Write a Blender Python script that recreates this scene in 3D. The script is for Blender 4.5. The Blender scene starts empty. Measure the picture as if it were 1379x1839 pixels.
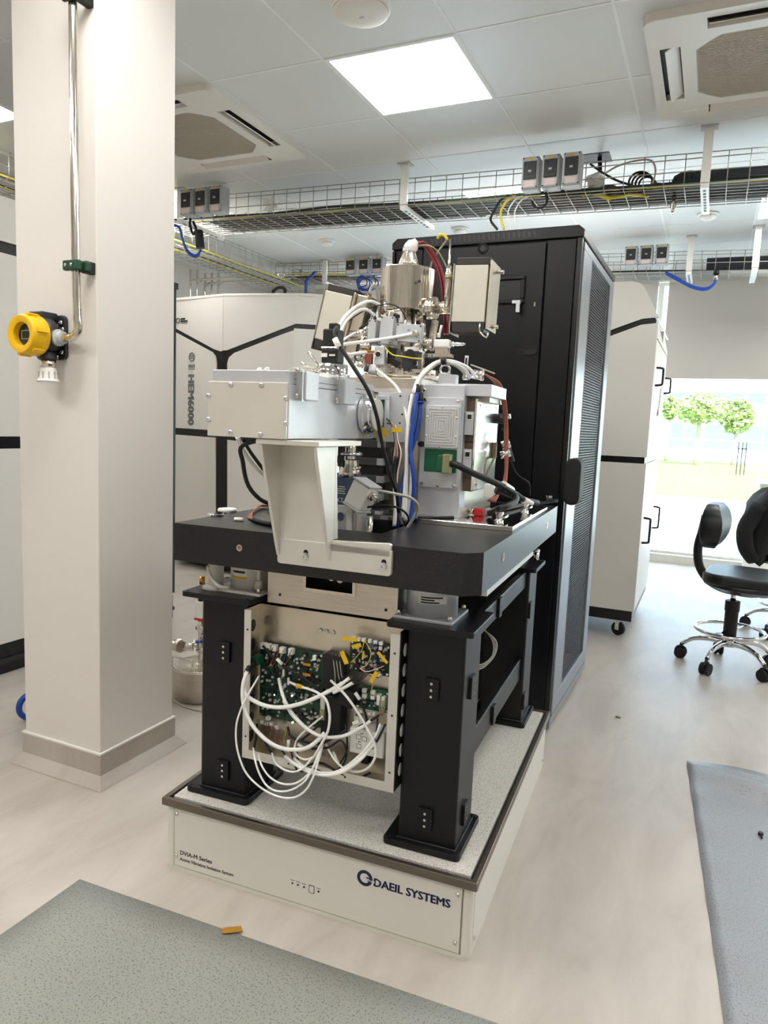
import bpy, math, random
from mathutils import Vector, Matrix
random.seed(7)
S = bpy.context.scene
COL = S.collection
# ---------------------------------------------------------------- camera
CAM_H, YAW, PITCH, ROLL, FPX = 1.2385, 0.42561, -0.1204, 0.0410, 1280.9
cam_d = bpy.data.cameras.new('camera'); cam = bpy.data.objects.new('camera', cam_d); COL.objects.link(cam)
cam_d.sensor_fit = 'HORIZONTAL'; cam_d.sensor_width = 36.0; cam_d.lens = FPX*36.0/1379.0
cam_d.clip_start = 0.02; cam_d.clip_end = 400
fw = Vector((-math.sin(YAW)*math.cos(PITCH), math.cos(YAW)*math.cos(PITCH), math.sin(PITCH)))
rt0 = Vector((math.cos(YAW), math.sin(YAW), 0)); up0 = rt0.cross(fw)
rt = rt0*math.cos(ROLL)+up0*math.sin(ROLL); up = -rt0*math.sin(ROLL)+up0*math.cos(ROLL)
cam.matrix_world = Matrix(((rt.x, up.x, -fw.x, 0), (rt.y, up.y, -fw.y, 0), (rt.z, up.z, -fw.z, CAM_H), (0, 0, 0, 1)))
S.camera = cam
# ---------------------------------------------------------------- light
LIGHT_L = 8.5          # radiance of the ceiling panels
w = bpy.data.worlds.new('sky'); S.world = w; w.use_nodes = True
bg = w.node_tree.nodes['Background']; bg.inputs[0].default_value = (0.56, 0.78, 1.0, 1); bg.inputs[1].default_value = 2.4
sl = bpy.data.lights.new('sun', 'SUN'); sl.energy = 9; sl.angle = 0.01; sl.color = (1, .96, .9)
so = bpy.data.objects.new('sun', sl); COL.objects.link(so); so.rotation_euler = (math.radians(42), 0, math.radians(25))   # shines from behind the building toward the far facade, none enters
vs = S.view_settings
vs.view_transform = 'Standard'; vs.look = 'None'; vs.exposure = 1.25; vs.gamma = 1.0; vs.use_curve_mapping = False

# ---------------------------------------------------------------- frames
class Frame:
    """plan frame: room axes, machine axes"""
    def __init__(s, ox, oy, a): s.ox, s.oy, s.a = ox, oy, a
    def P(s, px, py, x=None, y=None, z=None):      # point of the photo's sight line on a plane of this frame
        d = fw*FPX + rt*(px-689.5) - up*(py-919.5)
        c, n = math.cos(s.a), math.sin(s.a)
        o = Vector((-s.ox*c-s.oy*n, s.ox*n-s.oy*c, CAM_H)); d = Vector((d.x*c+d.y*n, -d.x*n+d.y*c, d.z))
        t = (x-o.x)/d.x if x is not None else (y-o.y)/d.y if y is not None else (z-o.z)/d.z
        return o+d*t
    def W(s, p):
        c, n = math.cos(s.a), math.sin(s.a)
        return Vector((s.ox+p[0]*c-p[1]*n, s.oy+p[0]*n+p[1]*c, p[2]))
RM = Frame(0, 0, 0)
MC = Frame(-0.4009, 1.4842, 0.0553537)

# ---------------------------------------------------------------- materials
def s2l(c): return tuple(((x/255)/12.92 if x/255 <= .04045 else ((x/255+.055)/1.055)**2.4) for x in c)
MATS = {}
def mat(name, rgb, rough=.5, metal=0.0, var=.06, vs_=12.0, bump=0.0, bs=60.0, emit=0.0, coat=0.0, spec=.5, stretch=None):
    m = bpy.data.materials.new(name); m.use_nodes = True; nt = m.node_tree; N = nt.nodes; L = nt.links
    p = N['Principled BSDF']; c = s2l(rgb)
    tc = N.new('ShaderNodeTexCoord'); vec = tc.outputs['Object']
    if stretch:
        mp = N.new('ShaderNodeMapping'); mp.inputs['Scale'].default_value = stretch; L.new(vec, mp.inputs[0]); vec = mp.outputs[0]
    if var > 0:
        nz = N.new('ShaderNodeTexNoise'); nz.inputs['Scale'].default_value = vs_; nz.inputs['Detail'].default_value = 4; L.new(vec, nz.inputs['Vector'])
        mx = N.new('ShaderNodeMix'); mx.data_type = 'RGBA'
        mx.inputs[6].default_value = tuple(max(0, x*(1-var*1.6)) for x in c)+(1,); mx.inputs[7].default_value = tuple(min(1, x*(1+var*1.6)) for x in c)+(1,)
        L.new(nz.outputs[0], mx.inputs[0]); L.new(mx.outputs[2], p.inputs['Base Color'])
    else: p.inputs['Base Color'].default_value = c+(1,)
    p.inputs['Roughness'].default_value = rough; p.inputs['Metallic'].default_value = metal
    p.inputs['Specular IOR Level'].default_value = spec; p.inputs['Coat Weight'].default_value = coat
    if bump > 0:
        n2 = N.new('ShaderNodeTexNoise'); n2.inputs['Scale'].default_value = bs; n2.inputs['Detail'].default_value = 3; L.new(vec, n2.inputs['Vector'])
        b = N.new('ShaderNodeBump'); b.inputs['Strength'].default_value = bump; b.inputs['Distance'].default_value = .01
        L.new(n2.outputs[0], b.inputs['Height']); L.new(b.outputs[0], p.inputs['Normal'])
    if emit > 0:
        p.inputs['Emission Color'].default_value = c+(1,); p.inputs['Emission Strength'].default_value = emit
    MATS[name] = m; return m
def speckle(name, a, b, scale, thr, rough=.6, a2=None, streak=0, bump=.1, soft=.04):
    """base colour a with specks b"""
    m = mat(name, a, rough, var=.05, vs_=3, bump=bump, bs=scale)
    nt = m.node_tree; N = nt.nodes; L = nt.links; p = N['Principled BSDF']
    base = p.inputs['Base Color'].links[0].from_socket
    tc = N.new('ShaderNodeTexCoord'); nz = N.new('ShaderNodeTexNoise'); nz.inputs['Scale'].default_value = scale; nz.inputs['Detail'].default_value = 2
    L.new(tc.outputs['Object'], nz.inputs['Vector'])
    cr = N.new('ShaderNodeValToRGB'); cr.color_ramp.elements[0].position = thr; cr.color_ramp.elements[0].color = (0, 0, 0, 1)
    cr.color_ramp.elements[1].position = thr+soft; cr.color_ramp.elements[1].color = (1, 1, 1, 1); L.new(nz.outputs[0], cr.inputs[0])
    mx = N.new('ShaderNodeMix'); mx.data_type = 'RGBA'; mx.inputs[7].default_value = s2l(b)+(1,)
    L.new(cr.outputs[0], mx.inputs[0]); L.new(base, mx.inputs[6]); L.new(mx.outputs[2], p.inputs['Base Color'])
    return m
mat('wall_white', (222, 216, 208), .55, var=.03, vs_=2)
mat('ceil_tile', (222, 223, 221), .38, var=.02, vs_=1.5)
mat('ceil_grid', (236, 237, 235), .5, var=.02)
mat('cab_white', (228, 225, 218), .42, var=.02, vs_=2)
mat('cab_grey', (224, 221, 213), .42, var=.02, vs_=2)
mat('black_gloss', (10, 11, 14), .3, var=.05)
mat('rack_black', (10, 11, 16), .33, var=.08, vs_=6, bump=.03, bs=400, spec=.35)
mat('rack_sheen', (150, 154, 160), .32, var=.06, vs_=5, metal=.75)  # side of the black rack: window reflection is put into this lighter grey
mat('frame_black', (16, 16, 19), .36, var=.10, vs_=30, bump=.05, bs=500, spec=.35)
mat('black', (7, 7, 9), .5, var=.1)
mat('rubber', (15, 15, 17), .65, var=.1)
mat('dark_grey', (38, 39, 43), .5, var=.08)
mat('grey_box', (188, 190, 192), .5, var=.03)
mat('panel_white', (224, 220, 210), .45, var=.02, vs_=3)
mat('alu', (222, 218, 210), .46, .6, var=.05, vs_=20, bump=.02, bs=300)
mat('alu_bright', (206, 208, 212), .42, .5, var=.04, vs_=25)
mat('alu_paint', (220, 214, 204), .42, .25, var=.04, vs_=9)
mat('steel', (224, 217, 206), .15, 1.0, var=.14, vs_=6, stretch=(9, 9, .4), bump=.32, bs=9)
mat('stage_grey', (86, 87, 90), .42, .3, var=.05)
mat('steel_mirror', (226, 222, 214), .09, 1.0, var=.03)
mat('steel_brush', (204, 196, 184), .3, 1.0, var=.10, vs_=14, stretch=(1, 1, 12))
mat('steel_stain', (212, 203, 188), .3, .95, var=.14, vs_=9, bump=.03, bs=40)
mat('trim_steel', (126, 116, 104), .32, .9, var=.07, vs_=10, stretch=(1, 1, 20))
mat('magnet_beige', (204, 199, 184), .45, .25, var=.05, vs_=14)
mat('magnet_dark', (44, 38, 36), .5, var=.08)
mat('gold', (198, 152, 78), .3, 1.0, var=.08)
mat('copper', (158, 92, 70), .5, .2, var=.12, vs_=60)
mat('chrome', (226, 226, 228), .08, 1.0, var=.02)
mat('white_plastic', (236, 234, 228), .4, var=.02)
mat('cable_white', (246, 244, 240), .42, var=.03)
mat('cable_black', (8, 8, 10), .5, var=.08)
mat('cable_grey', (176, 172, 160), .4, var=.05)
mat('cable_blue', (20, 66, 160), .35, var=.06)
mat('cable_yellow', (226, 208, 60), .45, var=.06)
mat('cable_green', (56, 92, 56), .5, var=.08)
mat('cable_red', (120, 26, 36), .4, var=.08)
mat('cable_orange', (200, 96, 46), .5, var=.06)
mat('label_yellow', (232, 188, 14), .5, var=.04)
mat('label_white', (236, 234, 226), .5, var=.02)
mat('red', (206, 40, 40), .4, var=.05)
mat('pcb', (14, 56, 36), .38, var=.28, vs_=55, bump=.1, bs=200)
mat('pcb_plain', (24, 96, 62), .35, var=.08, vs_=30)
mat('chip', (22, 24, 26), .45, var=.1)
mat('gas_yellow', (236, 186, 6), .42, var=.03)
mat('gas_grey', (38, 40, 46), .42, var=.05)
mat('green_clamp', (14, 62, 42), .45, var=.06)
mat('screen_dark', (34, 42, 38), .15, var=.05)
mat('blind', (192, 188, 180), .8, var=.02, vs_=3, bump=.05, bs=300)
mat('ac_white', (228, 223, 214), .45, var=.02)
mat('ac_grille', (196, 186, 170), .6, var=.04)
mat('vinyl_black', (20, 22, 26), .38, var=.06, bump=.03, bs=200)
mat('jacket', (14, 15, 18), .85, var=.15, vs_=20, bump=.3, bs=40)
mat('text_grey', (104, 106, 106), .5, var=0)
mat('text_dark', (24, 26, 28), .5, var=0)
mat('text_navy', (14, 20, 70), .45, var=0)
mat('tape', (170, 122, 34), .3, var=.15, vs_=40)
mat('insulation', (26, 28, 34), .75, var=.1, bump=.1, bs=90)
mat('wire_metal', (172, 170, 162), .4, .7, var=.05)
mat('led_green', (190, 255, 210), .3, var=0, emit=3)
mat('ext_white', (232, 232, 228), .8, var=.02)
mat('ext_glass', (90, 118, 128), .2, var=.1)
mat('grass', (122, 146, 62), .9, var=.2, vs_=2)
mat('leaf', (172, 184, 126), .8, var=.25, vs_=3)
mat('bark', (170, 156, 138), .9, var=.1)
mat('turbo_blue', (74, 88, 116), .4, var=.06)
mat('olive', (150, 150, 110), .4, .5, var=.05)
mat('pink', (228, 204, 198), .5, var=.06)
mat('brown_conn', (112, 92, 74), .45, .2, var=.12, vs_=40)
mat('steel_satin', (232, 230, 226), .2, 1.0, var=.03, vs_=8)
mat('glassy', (208, 206, 196), .12, .3, var=.03)
speckle('granite', (20, 20, 22), (70, 70, 70), 420, .66, .32, bump=.04)
speckle('platform_top', (208, 204, 195), (146, 142, 134), 420, .50, .75, bump=.15, soft=.14)
speckle('mat_grey', (152, 154, 146), (108, 111, 104), 230, .56, .38, bump=.2, soft=.08)
speckle('mat_silver', (140, 143, 146), (112, 115, 118), 260, .55, .30, bump=.15, soft=.10)
def light_mat():
    m = bpy.data.materials.new('light_panel'); m.use_nodes = True; nt = m.node_tree
    nt.nodes.remove(nt.nodes['Principled BSDF']); e = nt.nodes.new('ShaderNodeEmission'); e.inputs[0].default_value = (1, .98, .955, 1); e.inputs[1].default_value = LIGHT_L
    nt.links.new(e.outputs[0], nt.nodes['Material Output'].inputs[0]); MATS['light_panel'] = m
light_mat()
def glass_mat():
    m = bpy.data.materials.new('window_glass'); m.use_nodes = True; nt = m.node_tree; N = nt.nodes; N.remove(N['Principled BSDF'])
    t = N.new('ShaderNodeBsdfTransparent'); t.inputs[0].default_value = (.95, .97, .97, 1); g = N.new('ShaderNodeBsdfGlossy'); g.inputs['Roughness'].default_value = .02
    x = N.new('ShaderNodeMixShader'); x.inputs[0].default_value = .05; nt.links.new(t.outputs[0], x.inputs[1]); nt.links.new(g.outputs[0], x.inputs[2])
    nt.links.new(x.outputs[0], N['Material Output'].inputs[0]); MATS['window_glass'] = m
    m = m.copy(); m.name = 'clear_plastic'; m.node_tree.nodes['Mix Shader'].inputs[0].default_value = .3
    for n in m.node_tree.nodes:
        if n.type == 'BSDF_GLOSSY': n.inputs['Roughness'].default_value = .25
    MATS['clear_plastic'] = m
glass_mat()
def floor_mat():
    m = mat('floor_vinyl', (206, 198, 187), .33, var=0); nt = m.node_tree; N = nt.nodes; L = nt.links; p = N['Principled BSDF']
    tc = N.new('ShaderNodeTexCoord'); mp = N.new('ShaderNodeMapping'); mp.inputs['Rotation'].default_value = (0, 0, .25); mp.inputs['Scale'].default_value = (4, 1.2, 1); L.new(tc.outputs['Object'], mp.inputs[0])
    n1 = N.new('ShaderNodeTexNoise'); n1.inputs['Scale'].default_value = 1.6; n1.inputs['Detail'].default_value = 8; n1.inputs['Roughness'].default_value = .62; n1.inputs['Distortion'].default_value = .5; L.new(mp.outputs[0], n1.inputs[0])
    cr = N.new('ShaderNodeValToRGB'); e = cr.color_ramp.elements
    e[0].position = .28; e[0].color = s2l((168, 159, 148))+(1,); e[1].position = .72; e[1].color = s2l((196, 188, 178))+(1,)
    k = e.new(.5); k.color = s2l((184, 176, 166))+(1,)
    L.new(n1.outputs[0], cr.inputs[0]); L.new(cr.outputs[0], p.inputs['Base Color'])
    r = N.new('ShaderNodeMapRange'); r.inputs[3].default_value = .34; r.inputs[4].default_value = .48; L.new(n1.outputs[0], r.inputs[0]); L.new(r.outputs[0], p.inputs['Roughness'])
floor_mat()
def perf_mat():
    """perforated sheet: round holes on a staggered grid, dark depth behind"""
    m = mat('perforated', (118, 120, 126), .4, .5, var=0); nt = m.node_tree; N = nt.nodes; L = nt.links  # grey lightened for the window reflection, like the rack's side frame
    tc = N.new('ShaderNodeTexCoord'); sp = N.new('ShaderNodeSeparateXYZ'); L.new(tc.outputs['Object'], sp.inputs[0])
    def wave(sock, k, ph):
        a = N.new('ShaderNodeMath'); a.operation = 'MULTIPLY_ADD'; a.inputs[1].default_value = k; a.inputs[2].default_value = ph; L.new(sock, a.inputs[0])
        b = N.new('ShaderNodeMath'); b.operation = 'COSINE'; L.new(a.outputs[0], b.inputs[0]); return b.outputs[0]
    k = 2*math.pi/.014
    a, b = wave(sp.outputs[1], k, 0), wave(sp.outputs[2], k*.6, 0)
    q = N.new('ShaderNodeMath'); q.operation = 'MULTIPLY'; L.new(a, q.inputs[0]); L.new(b, q.inputs[1])
    g = N.new('ShaderNodeMath'); g.operation = 'GREATER_THAN'; g.inputs[1].default_value = .12
    ab = N.new('ShaderNodeMath'); ab.operation = 'ABSOLUTE'; L.new(q.outputs[0], ab.inputs[0]); L.new(ab.outputs[0], g.inputs[0])
    t = N.new('ShaderNodeBsdfTransparent'); mx = N.new('ShaderNodeMixShader')
    L.new(g.outputs[0], mx.inputs[0]); L.new(N['Principled BSDF'].outputs[0], mx.inputs[1]); L.new(t.outputs[0], mx.inputs[2]); L.new(mx.outputs[0], N['Material Output'].inputs[0])
perf_mat()

# ---------------------------------------------------------------- mesh builder
def smooth_pts(pts, sub=5):
    pts = [Vector(p) for p in pts]
    if len(pts) < 3 or sub < 2: return pts
    out = []
    for i in range(len(pts)-1):
        p0 = pts[i-1] if i else pts[0]*2-pts[1]; p1, p2 = pts[i], pts[i+1]; p3 = pts[i+2] if i+2 < len(pts) else pts[-1]*2-pts[-2]
        for k in range(sub):
            t = k/sub
            out.append(.5*((2*p1)+(p2-p0)*t+(2*p0-5*p1+4*p2-p3)*t*t+(3*p1-p0-3*p2+p3)*t**3))
    out.append(pts[-1]); return out
class B:
    def __init__(s): s.v = []; s.f = []; s.sm = []
    def _add(s, vs, fs, sm=False):
        o = len(s.v); s.v += [tuple(x) for x in vs]
        for i, f in enumerate(fs): s.f.append(tuple(o+k for k in f)); s.sm.append(sm if isinstance(sm, bool) else sm[i])
        return s
    def box(s, x0, x1, y0, y1, z0, z1, m=None):
        vs = [Vector((x, y, z)) for z in (z0, z1) for y in (y0, y1) for x in (x0, x1)]
        if m: vs = [m @ v for v in vs]
        return s._add(vs, [(0, 2, 3, 1), (4, 5, 7, 6), (0, 1, 5, 4), (1, 3, 7, 5), (3, 2, 6, 7), (2, 0, 4, 6)])
    def cbox(s, c, d, m=None):
        t = Matrix.Translation(Vector(c)); t = t @ m if m else t
        return s.box(-d[0]/2, d[0]/2, -d[1]/2, d[1]/2, -d[2]/2, d[2]/2, t)
    def lathe(s, o, ax, prof, n=20, caps=True, sm=True):
        """prof: (radius, height along ax)"""
        o = Vector(o); ax = Vector(ax).normalized(); u = ax.orthogonal().normalized(); w_ = ax.cross(u)
        vs = []; fs = []; sms = []
        def ring(r, h):
            i0 = len(vs)
            for k in range(n):
                a = 2*math.pi*k/n; vs.append(o+ax*h+(u*math.cos(a)+w_*math.sin(a))*r)
            return i0
        last = None; ang0 = None
        for i in range(len(prof)-1):
            (r0, h0), (r1, h1) = prof[i], prof[i+1]; ang = math.atan2(r1-r0, h1-h0)
            a = last if last is not None and abs(ang-ang0) < .6 else ring(r0, h0)     # sharp profile corners get their own ring
            if i == 0: first = a
            c = ring(r1, h1); last, ang0 = c, ang
            for k in range(n):
                fs.append((a+k, a+(k+1) % n, c+(k+1) % n, c+k)); sms.append(sm)
        if caps:
            fs.append(tuple(range(n-1, -1, -1))); sms.append(False)
            fs.append(tuple(last+k for k in range(n))); sms.append(False)
        return s._add(vs, fs, sms)
    def cyl(s, p0, p1, r0, r1=None, n=16, caps=True):
        p0, p1 = Vector(p0), Vector(p1); d = p1-p0
        return s.lathe(p0, d, [(r0, 0), (r0 if r1 is None else r1, d.length)], n, caps)
    def tube(s, pts, r, n=8, sub=5, closed=False):
        p = smooth_pts(pts, sub) if not closed else [Vector(q) for q in pts]
        N = len(p); vs = []; fs = []; u = None
        for i in range(N):
            if closed: t = (p[(i+1) % N]-p[i-1])
            else: t = p[min(i+1, N-1)]-p[max(i-1, 0)]
            if t.length < 1e-9: t = Vector((0, 0, 1))
            t.normalize()
            if u is None: u = t.orthogonal().normalized()
            u = (u-t*u.dot(t)); u = u.normalized() if u.length > 1e-6 else t.orthogonal().normalized()
            w_ = t.cross(u)
            rr = r if not isinstance(r, (list, tuple)) else r[0]+(r[1]-r[0])*i/(N-1)
            for k in range(n):
                a = 2*math.pi*k/n; vs.append(p[i]+(u*math.cos(a)+w_*math.sin(a))*rr)
        for i in range(N if closed else N-1):
            j = (i+1) % N
            for k in range(n): fs.append((i*n+k, i*n+(k+1) % n, j*n+(k+1) % n, j*n+k))
        sms = [True]*len(fs)
        if not closed:
            fs.append(tuple(range(n-1, -1, -1))); fs.append(tuple((N-1)*n+k for k in range(n))); sms += [False, False]
        return s._add(vs, fs, sms)
    def ring(s, c, ax, R, r, n=28, m=8):
        c = Vector(c); ax = Vector(ax).normalized(); u = ax.orthogonal().normalized(); w_ = ax.cross(u)
        return s.tube([c+(u*math.cos(2*math.pi*k/n)+w_*math.sin(2*math.pi*k/n))*R for k in range(n)], r, m, 1, True)
    def sphere(s, c, r, n=12, sc=(1, 1, 1)):
        c = Vector(c); vs = []; fs = []; m = n//2
        for i in range(m+1):
            a = math.pi*i/m
            for k in range(n): b = 2*math.pi*k/n; vs.append(c+Vector((math.sin(a)*math.cos(b)*r*sc[0], math.sin(a)*math.sin(b)*r*sc[1], math.cos(a)*r*sc[2])))
        for i in range(m):
            for k in range(n): fs.append((i*n+k, (i+1)*n+k, (i+1)*n+(k+1) % n, i*n+(k+1) % n))
        return s._add(vs, fs, True)
    def prism(s, poly, axis, a0, a1, m=None):
        """poly (2-D outline) extruded along axis 'x'|'y'|'z'; 2-D axes are the other two in order"""
        def mk(p, a):
            return Vector({'x': (a, p[0], p[1]), 'y': (p[0], a, p[1]), 'z': (p[0], p[1], a)}[axis])
        n = len(poly); vs = [mk(p, a0) for p in poly]+[mk(p, a1) for p in poly]
        if m: vs = [m @ v for v in vs]
        fs = [tuple(range(n)), tuple(range(2*n-1, n-1, -1))]+[(k, n+k, n+(k+1) % n, (k+1) % n) for k in range(n)]
        return s._add(vs, fs)
    def quad(s, a, b, c, d): return s._add([a, b, c, d], [(0, 1, 2, 3)])
    def frame(s, axis, a0, a1, o, i):
        """rectangular frame plate: o=(u0,u1,v0,v1) outer, i inner, extruded a0..a1"""
        for r in ((o[0], o[1], o[2], i[2]), (o[0], o[1], i[3], o[3]), (o[0], i[0], i[2], i[3]), (i[1], o[1], i[2], i[3])):
            s.prism([(r[0], r[2]), (r[1], r[2]), (r[1], r[3]), (r[0], r[3])], axis, a0, a1)
        return s
def rrect(u0, u1, v0, v1, r, n=4):
    out = []
    for cx, cy, a in ((u1-r, v1-r, 0), (u0+r, v1-r, 90), (u0+r, v0+r, 180), (u1-r, v0+r, 270)):
        for k in range(n+1): t = math.radians(a+90*k/n); out.append((cx+r*math.cos(t), cy+r*math.sin(t)))
    return out
def RX(a): return Matrix.Rotation(math.radians(a), 4, 'X')
def RY(a): return Matrix.Rotation(math.radians(a), 4, 'Y')
def RZ(a): return Matrix.Rotation(math.radians(a), 4, 'Z')
def TR(*p): return Matrix.Translation(Vector(p if len(p) == 3 else p[0]))

# ---------------------------------------------------------------- objects
def mesh_of(name, b, base, m):
    me = bpy.data.meshes.new(name)
    me.from_pydata([(x-base[0], y-base[1], z-base[2]) for x, y, z in b.v], [], b.f)
    me.polygons.foreach_set('use_smooth', b.sm); me.update()
    import bmesh
    bm = bmesh.new(); bm.from_mesh(me); bmesh.ops.recalc_face_normals(bm, faces=bm.faces); bm.to_mesh(me); bm.free()
    me.materials.append(MATS[m]); return me
def bevel(o, wdt, seg=2):
    md = o.modifiers.new('bevel', 'BEVEL'); md.width = wdt; md.segments = seg; md.limit_method = 'ANGLE'; md.angle_limit = math.radians(40)
def tag(o, label=None, cat=None, group=None, kind=None):
    if label: o['label'] = label
    if cat: o['category'] = cat
    if group: o['group'] = group
    if kind: o['kind'] = kind
    return o
class Thing:
    """a top-level Empty at the thing's base; parts are given in the frame's own coordinates"""
    def __init__(s, name, label, cat, base, F=RM, group=None, kind=None):
        s.F, s.base = F, Vector(base); o = bpy.data.objects.new(name, None); o.empty_display_size = .05; COL.objects.link(o)
        o.location = F.W(base); o.rotation_euler = (0, 0, F.a); s.o = tag(o, label, cat, group, kind)
    def part(s, name, b, m, parent=None, bev=0, label=None, kind=None, seg=2):
        o = bpy.data.objects.new(name, mesh_of(name, b, s.base, m)); COL.objects.link(o); o.parent = parent or s.o
        if bev: bevel(o, bev, seg)
        return tag(o, label, None, None, kind)
    def like(s, src, off, parent=None):
        """another alike part sharing the mesh, shifted"""
        o = src.copy(); COL.objects.link(o); o.parent = parent or s.o; o.location = Vector(src.location)+Vector(off); return o
def single(name, label, cat, b, m, base, F=RM, group=None, kind=None, bev=0, seg=2):
    o = bpy.data.objects.new(name, mesh_of(name, b, base, m)); COL.objects.link(o)
    o.location = F.W(base); o.rotation_euler = (0, 0, F.a)
    if bev: bevel(o, bev, seg)
    return tag(o, label, cat, group, kind)
def struct(name, b, m, parent=None, bev=0):
    o = bpy.data.objects.new(name, mesh_of(name, b, (0, 0, 0), m)); COL.objects.link(o)
    if parent: o.parent = parent
    else: o['kind'] = 'structure'
    if bev: bevel(o, bev)
    return o
def copy_tree(o, loc, rotz=None, label=None, parent=None):
    c = o.copy(); COL.objects.link(c); c.parent = parent
    if parent is None:
        c.location = loc
        if rotz is not None: c.rotation_euler = (0, 0, rotz)
        if label: c['label'] = label
    for ch in list(o.children): copy_tree(ch, None, parent=c)
    return c
def text_part(T, name, body, size, mtx, m, bold=0.0, parent=None, align='LEFT', sx=1.0):
    """flat lettering; mtx places the text's XY plane in the thing's frame"""
    cu = bpy.data.curves.new('lettering', 'FONT'); cu.body = body; cu.size = size; cu.align_x = align; cu.extrude = .0002; cu.resolution_u = 2
    t = bpy.data.objects.new('lettering', cu); COL.objects.link(t); dg = bpy.context.evaluated_depsgraph_get(); dg.update()
    me = bpy.data.meshes.new_from_object(t.evaluated_get(dg)); bpy.data.objects.remove(t); bpy.data.curves.remove(cu)
    base = T.base if T else Vector((0, 0, 0))
    if bold > 0:          # heavier strokes: the outline repeated a stroke apart
        v0 = [v.co.copy() for v in me.vertices]; f0 = [tuple(p.vertices) for p in me.polygons]; n0 = len(v0); me.clear_geometry(); vs_, fs_ = [], []
        for k, (dx, dy) in enumerate(((-bold, 0), (0, bold*.5), (bold, 0), (0, -bold*.5))):
            vs_ += [c+Vector((dx, dy, k*.00003)) for c in v0]; fs_ += [tuple(i+k*n0 for i in f) for f in f0]
        me.from_pydata(vs_, [], fs_); me.update()
    me.transform(Matrix.Translation(-base) @ mtx @ Matrix.Diagonal((sx, 1, 1, 1))); me.materials.clear(); me.materials.append(MATS[m])
    o = bpy.data.objects.new(name, me); COL.objects.link(o); o.parent = parent or (T.o if T else None); return o
FACE_FRONT = RX(90)                       # text readable from -Y
FACE_RIGHT = RZ(90) @ RX(90)              # readable from +X
def cable(name, label, pts, r, m, F=MC, group=None, cat='cable', n=8, sub=6):
    pts = [Vector(p) for p in pts]; low = min(pts, key=lambda p: p.z)
    return single(name, label, cat, B().tube(pts, r, n, sub), m, low, F, group)
def MP(px, py, y): return MC.P(px, py, y=y)
def screws(T, pts, ax, r, m='steel', parent=None, h=.004, name='screw'):
    src = None
    for p in pts:
        p = Vector(p)
        if src is None:
            b = B().lathe(p, ax, [(r, 0), (r, h*.6), (r*.7, h), (r*.4, h), (r*.4, h*.5)], 10); src = T.part(name, b, m, parent); p0 = p
        else: T.like(src, p-p0, parent)

# ================================================================ ROOM
X0, X1, Y0, Y1, ZC = -5.12, 4.2, -2.6, 7.53, 2.796
floor = struct('floor', B().box(X0-.2, X1+.2, Y0-.2, Y1+.25, -.1, 0), 'floor_vinyl')
struct('wall_left', B().box(X0-.15, X0, Y0-.15, Y1+.2, 0, ZC+.1), 'wall_white')
struct('wall_right', B().box(X1, X1+.15, Y0-.15, Y1+.2, 0, ZC+.1), 'wall_white')
struct('wall_near', B().box(X0, X1, Y0-.15, Y0, 0, ZC+.1), 'wall_white')
WL = -3.3                                               # window opening from here to the right wall
b = B().box(X0, WL, Y1, Y1+.2, 0, ZC+.1)
b.box(WL, X1, Y1, Y1+.2, 2.72, ZC+.1)
wf = struct('wall_far', b, 'wall_white')
b = B().box(WL, X1, Y1-.02, Y1+.18, 0, .085)
struct('trim_1', b, 'alu')
for i, (xa, xb) in enumerate(((WL, -1.95), (-1.95, -.58), (-.58, 1.9), (1.9, X1))):
    f = struct('window_%d' % (i+1), B().frame('y', Y1+.06, Y1+.12, (xa, xb, .085, 2.72), (xa+.025, xb-.025, .11, 2.69)), 'alu')
    struct('pane', B().box(xa+.025, xb-.025, Y1+.085, Y1+.091, .11, 2.69), 'window_glass', f)
# ceiling slab and tiles
GX, GY = -1.666, 2.8506
ceil = struct('ceiling', B().box(X0-.2, X1+.2, Y0-.2, Y1+.25, ZC+.002, ZC+.12), 'ceil_tile')
LIGHTS = [(0, 0), (0, 3), (-3, 6), (-4, -1), (0, -3), (3, 1), (3, 4), (3, -3), (-4, -4), (-4, 2), (0, 6), (5, -1), (5, 2), (-2, -5), (3, -6), (0, -6), (5, 6), (7, 4)]
for i in range(-5, 10):
    x = GX+.6*i
    struct('grid_bar', B().box(x-.006, x+.006, Y0, Y1, ZC-.0045, ZC+.003), 'ceil_grid', ceil)
for j in range(-9, 8):
    y = GY+.6*j
    struct('grid_bar', B().box(X0, X1, y-.006, y+.006, ZC-.0044, ZC+.003), 'ceil_grid', ceil)
src = None
for i in range(-6, 5):
    for j in range(-4, 8):
        if (i, j) in LIGHTS: continue
        x, y = GX+.6*i, GY+.6*j
        if x < X0 or y+.6 > Y1+.03: continue
        if src is None:
            t = bpy.data.objects.new('ceiling_tile', mesh_of('ceiling_tile', B().box(.004, .596, .004, .596, -.003, .006), (0, 0, 0), 'ceil_tile')); src = t
        else: t = src.copy()
        COL.objects.link(t); t.parent = ceil; t.location = (x, y, ZC)
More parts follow.
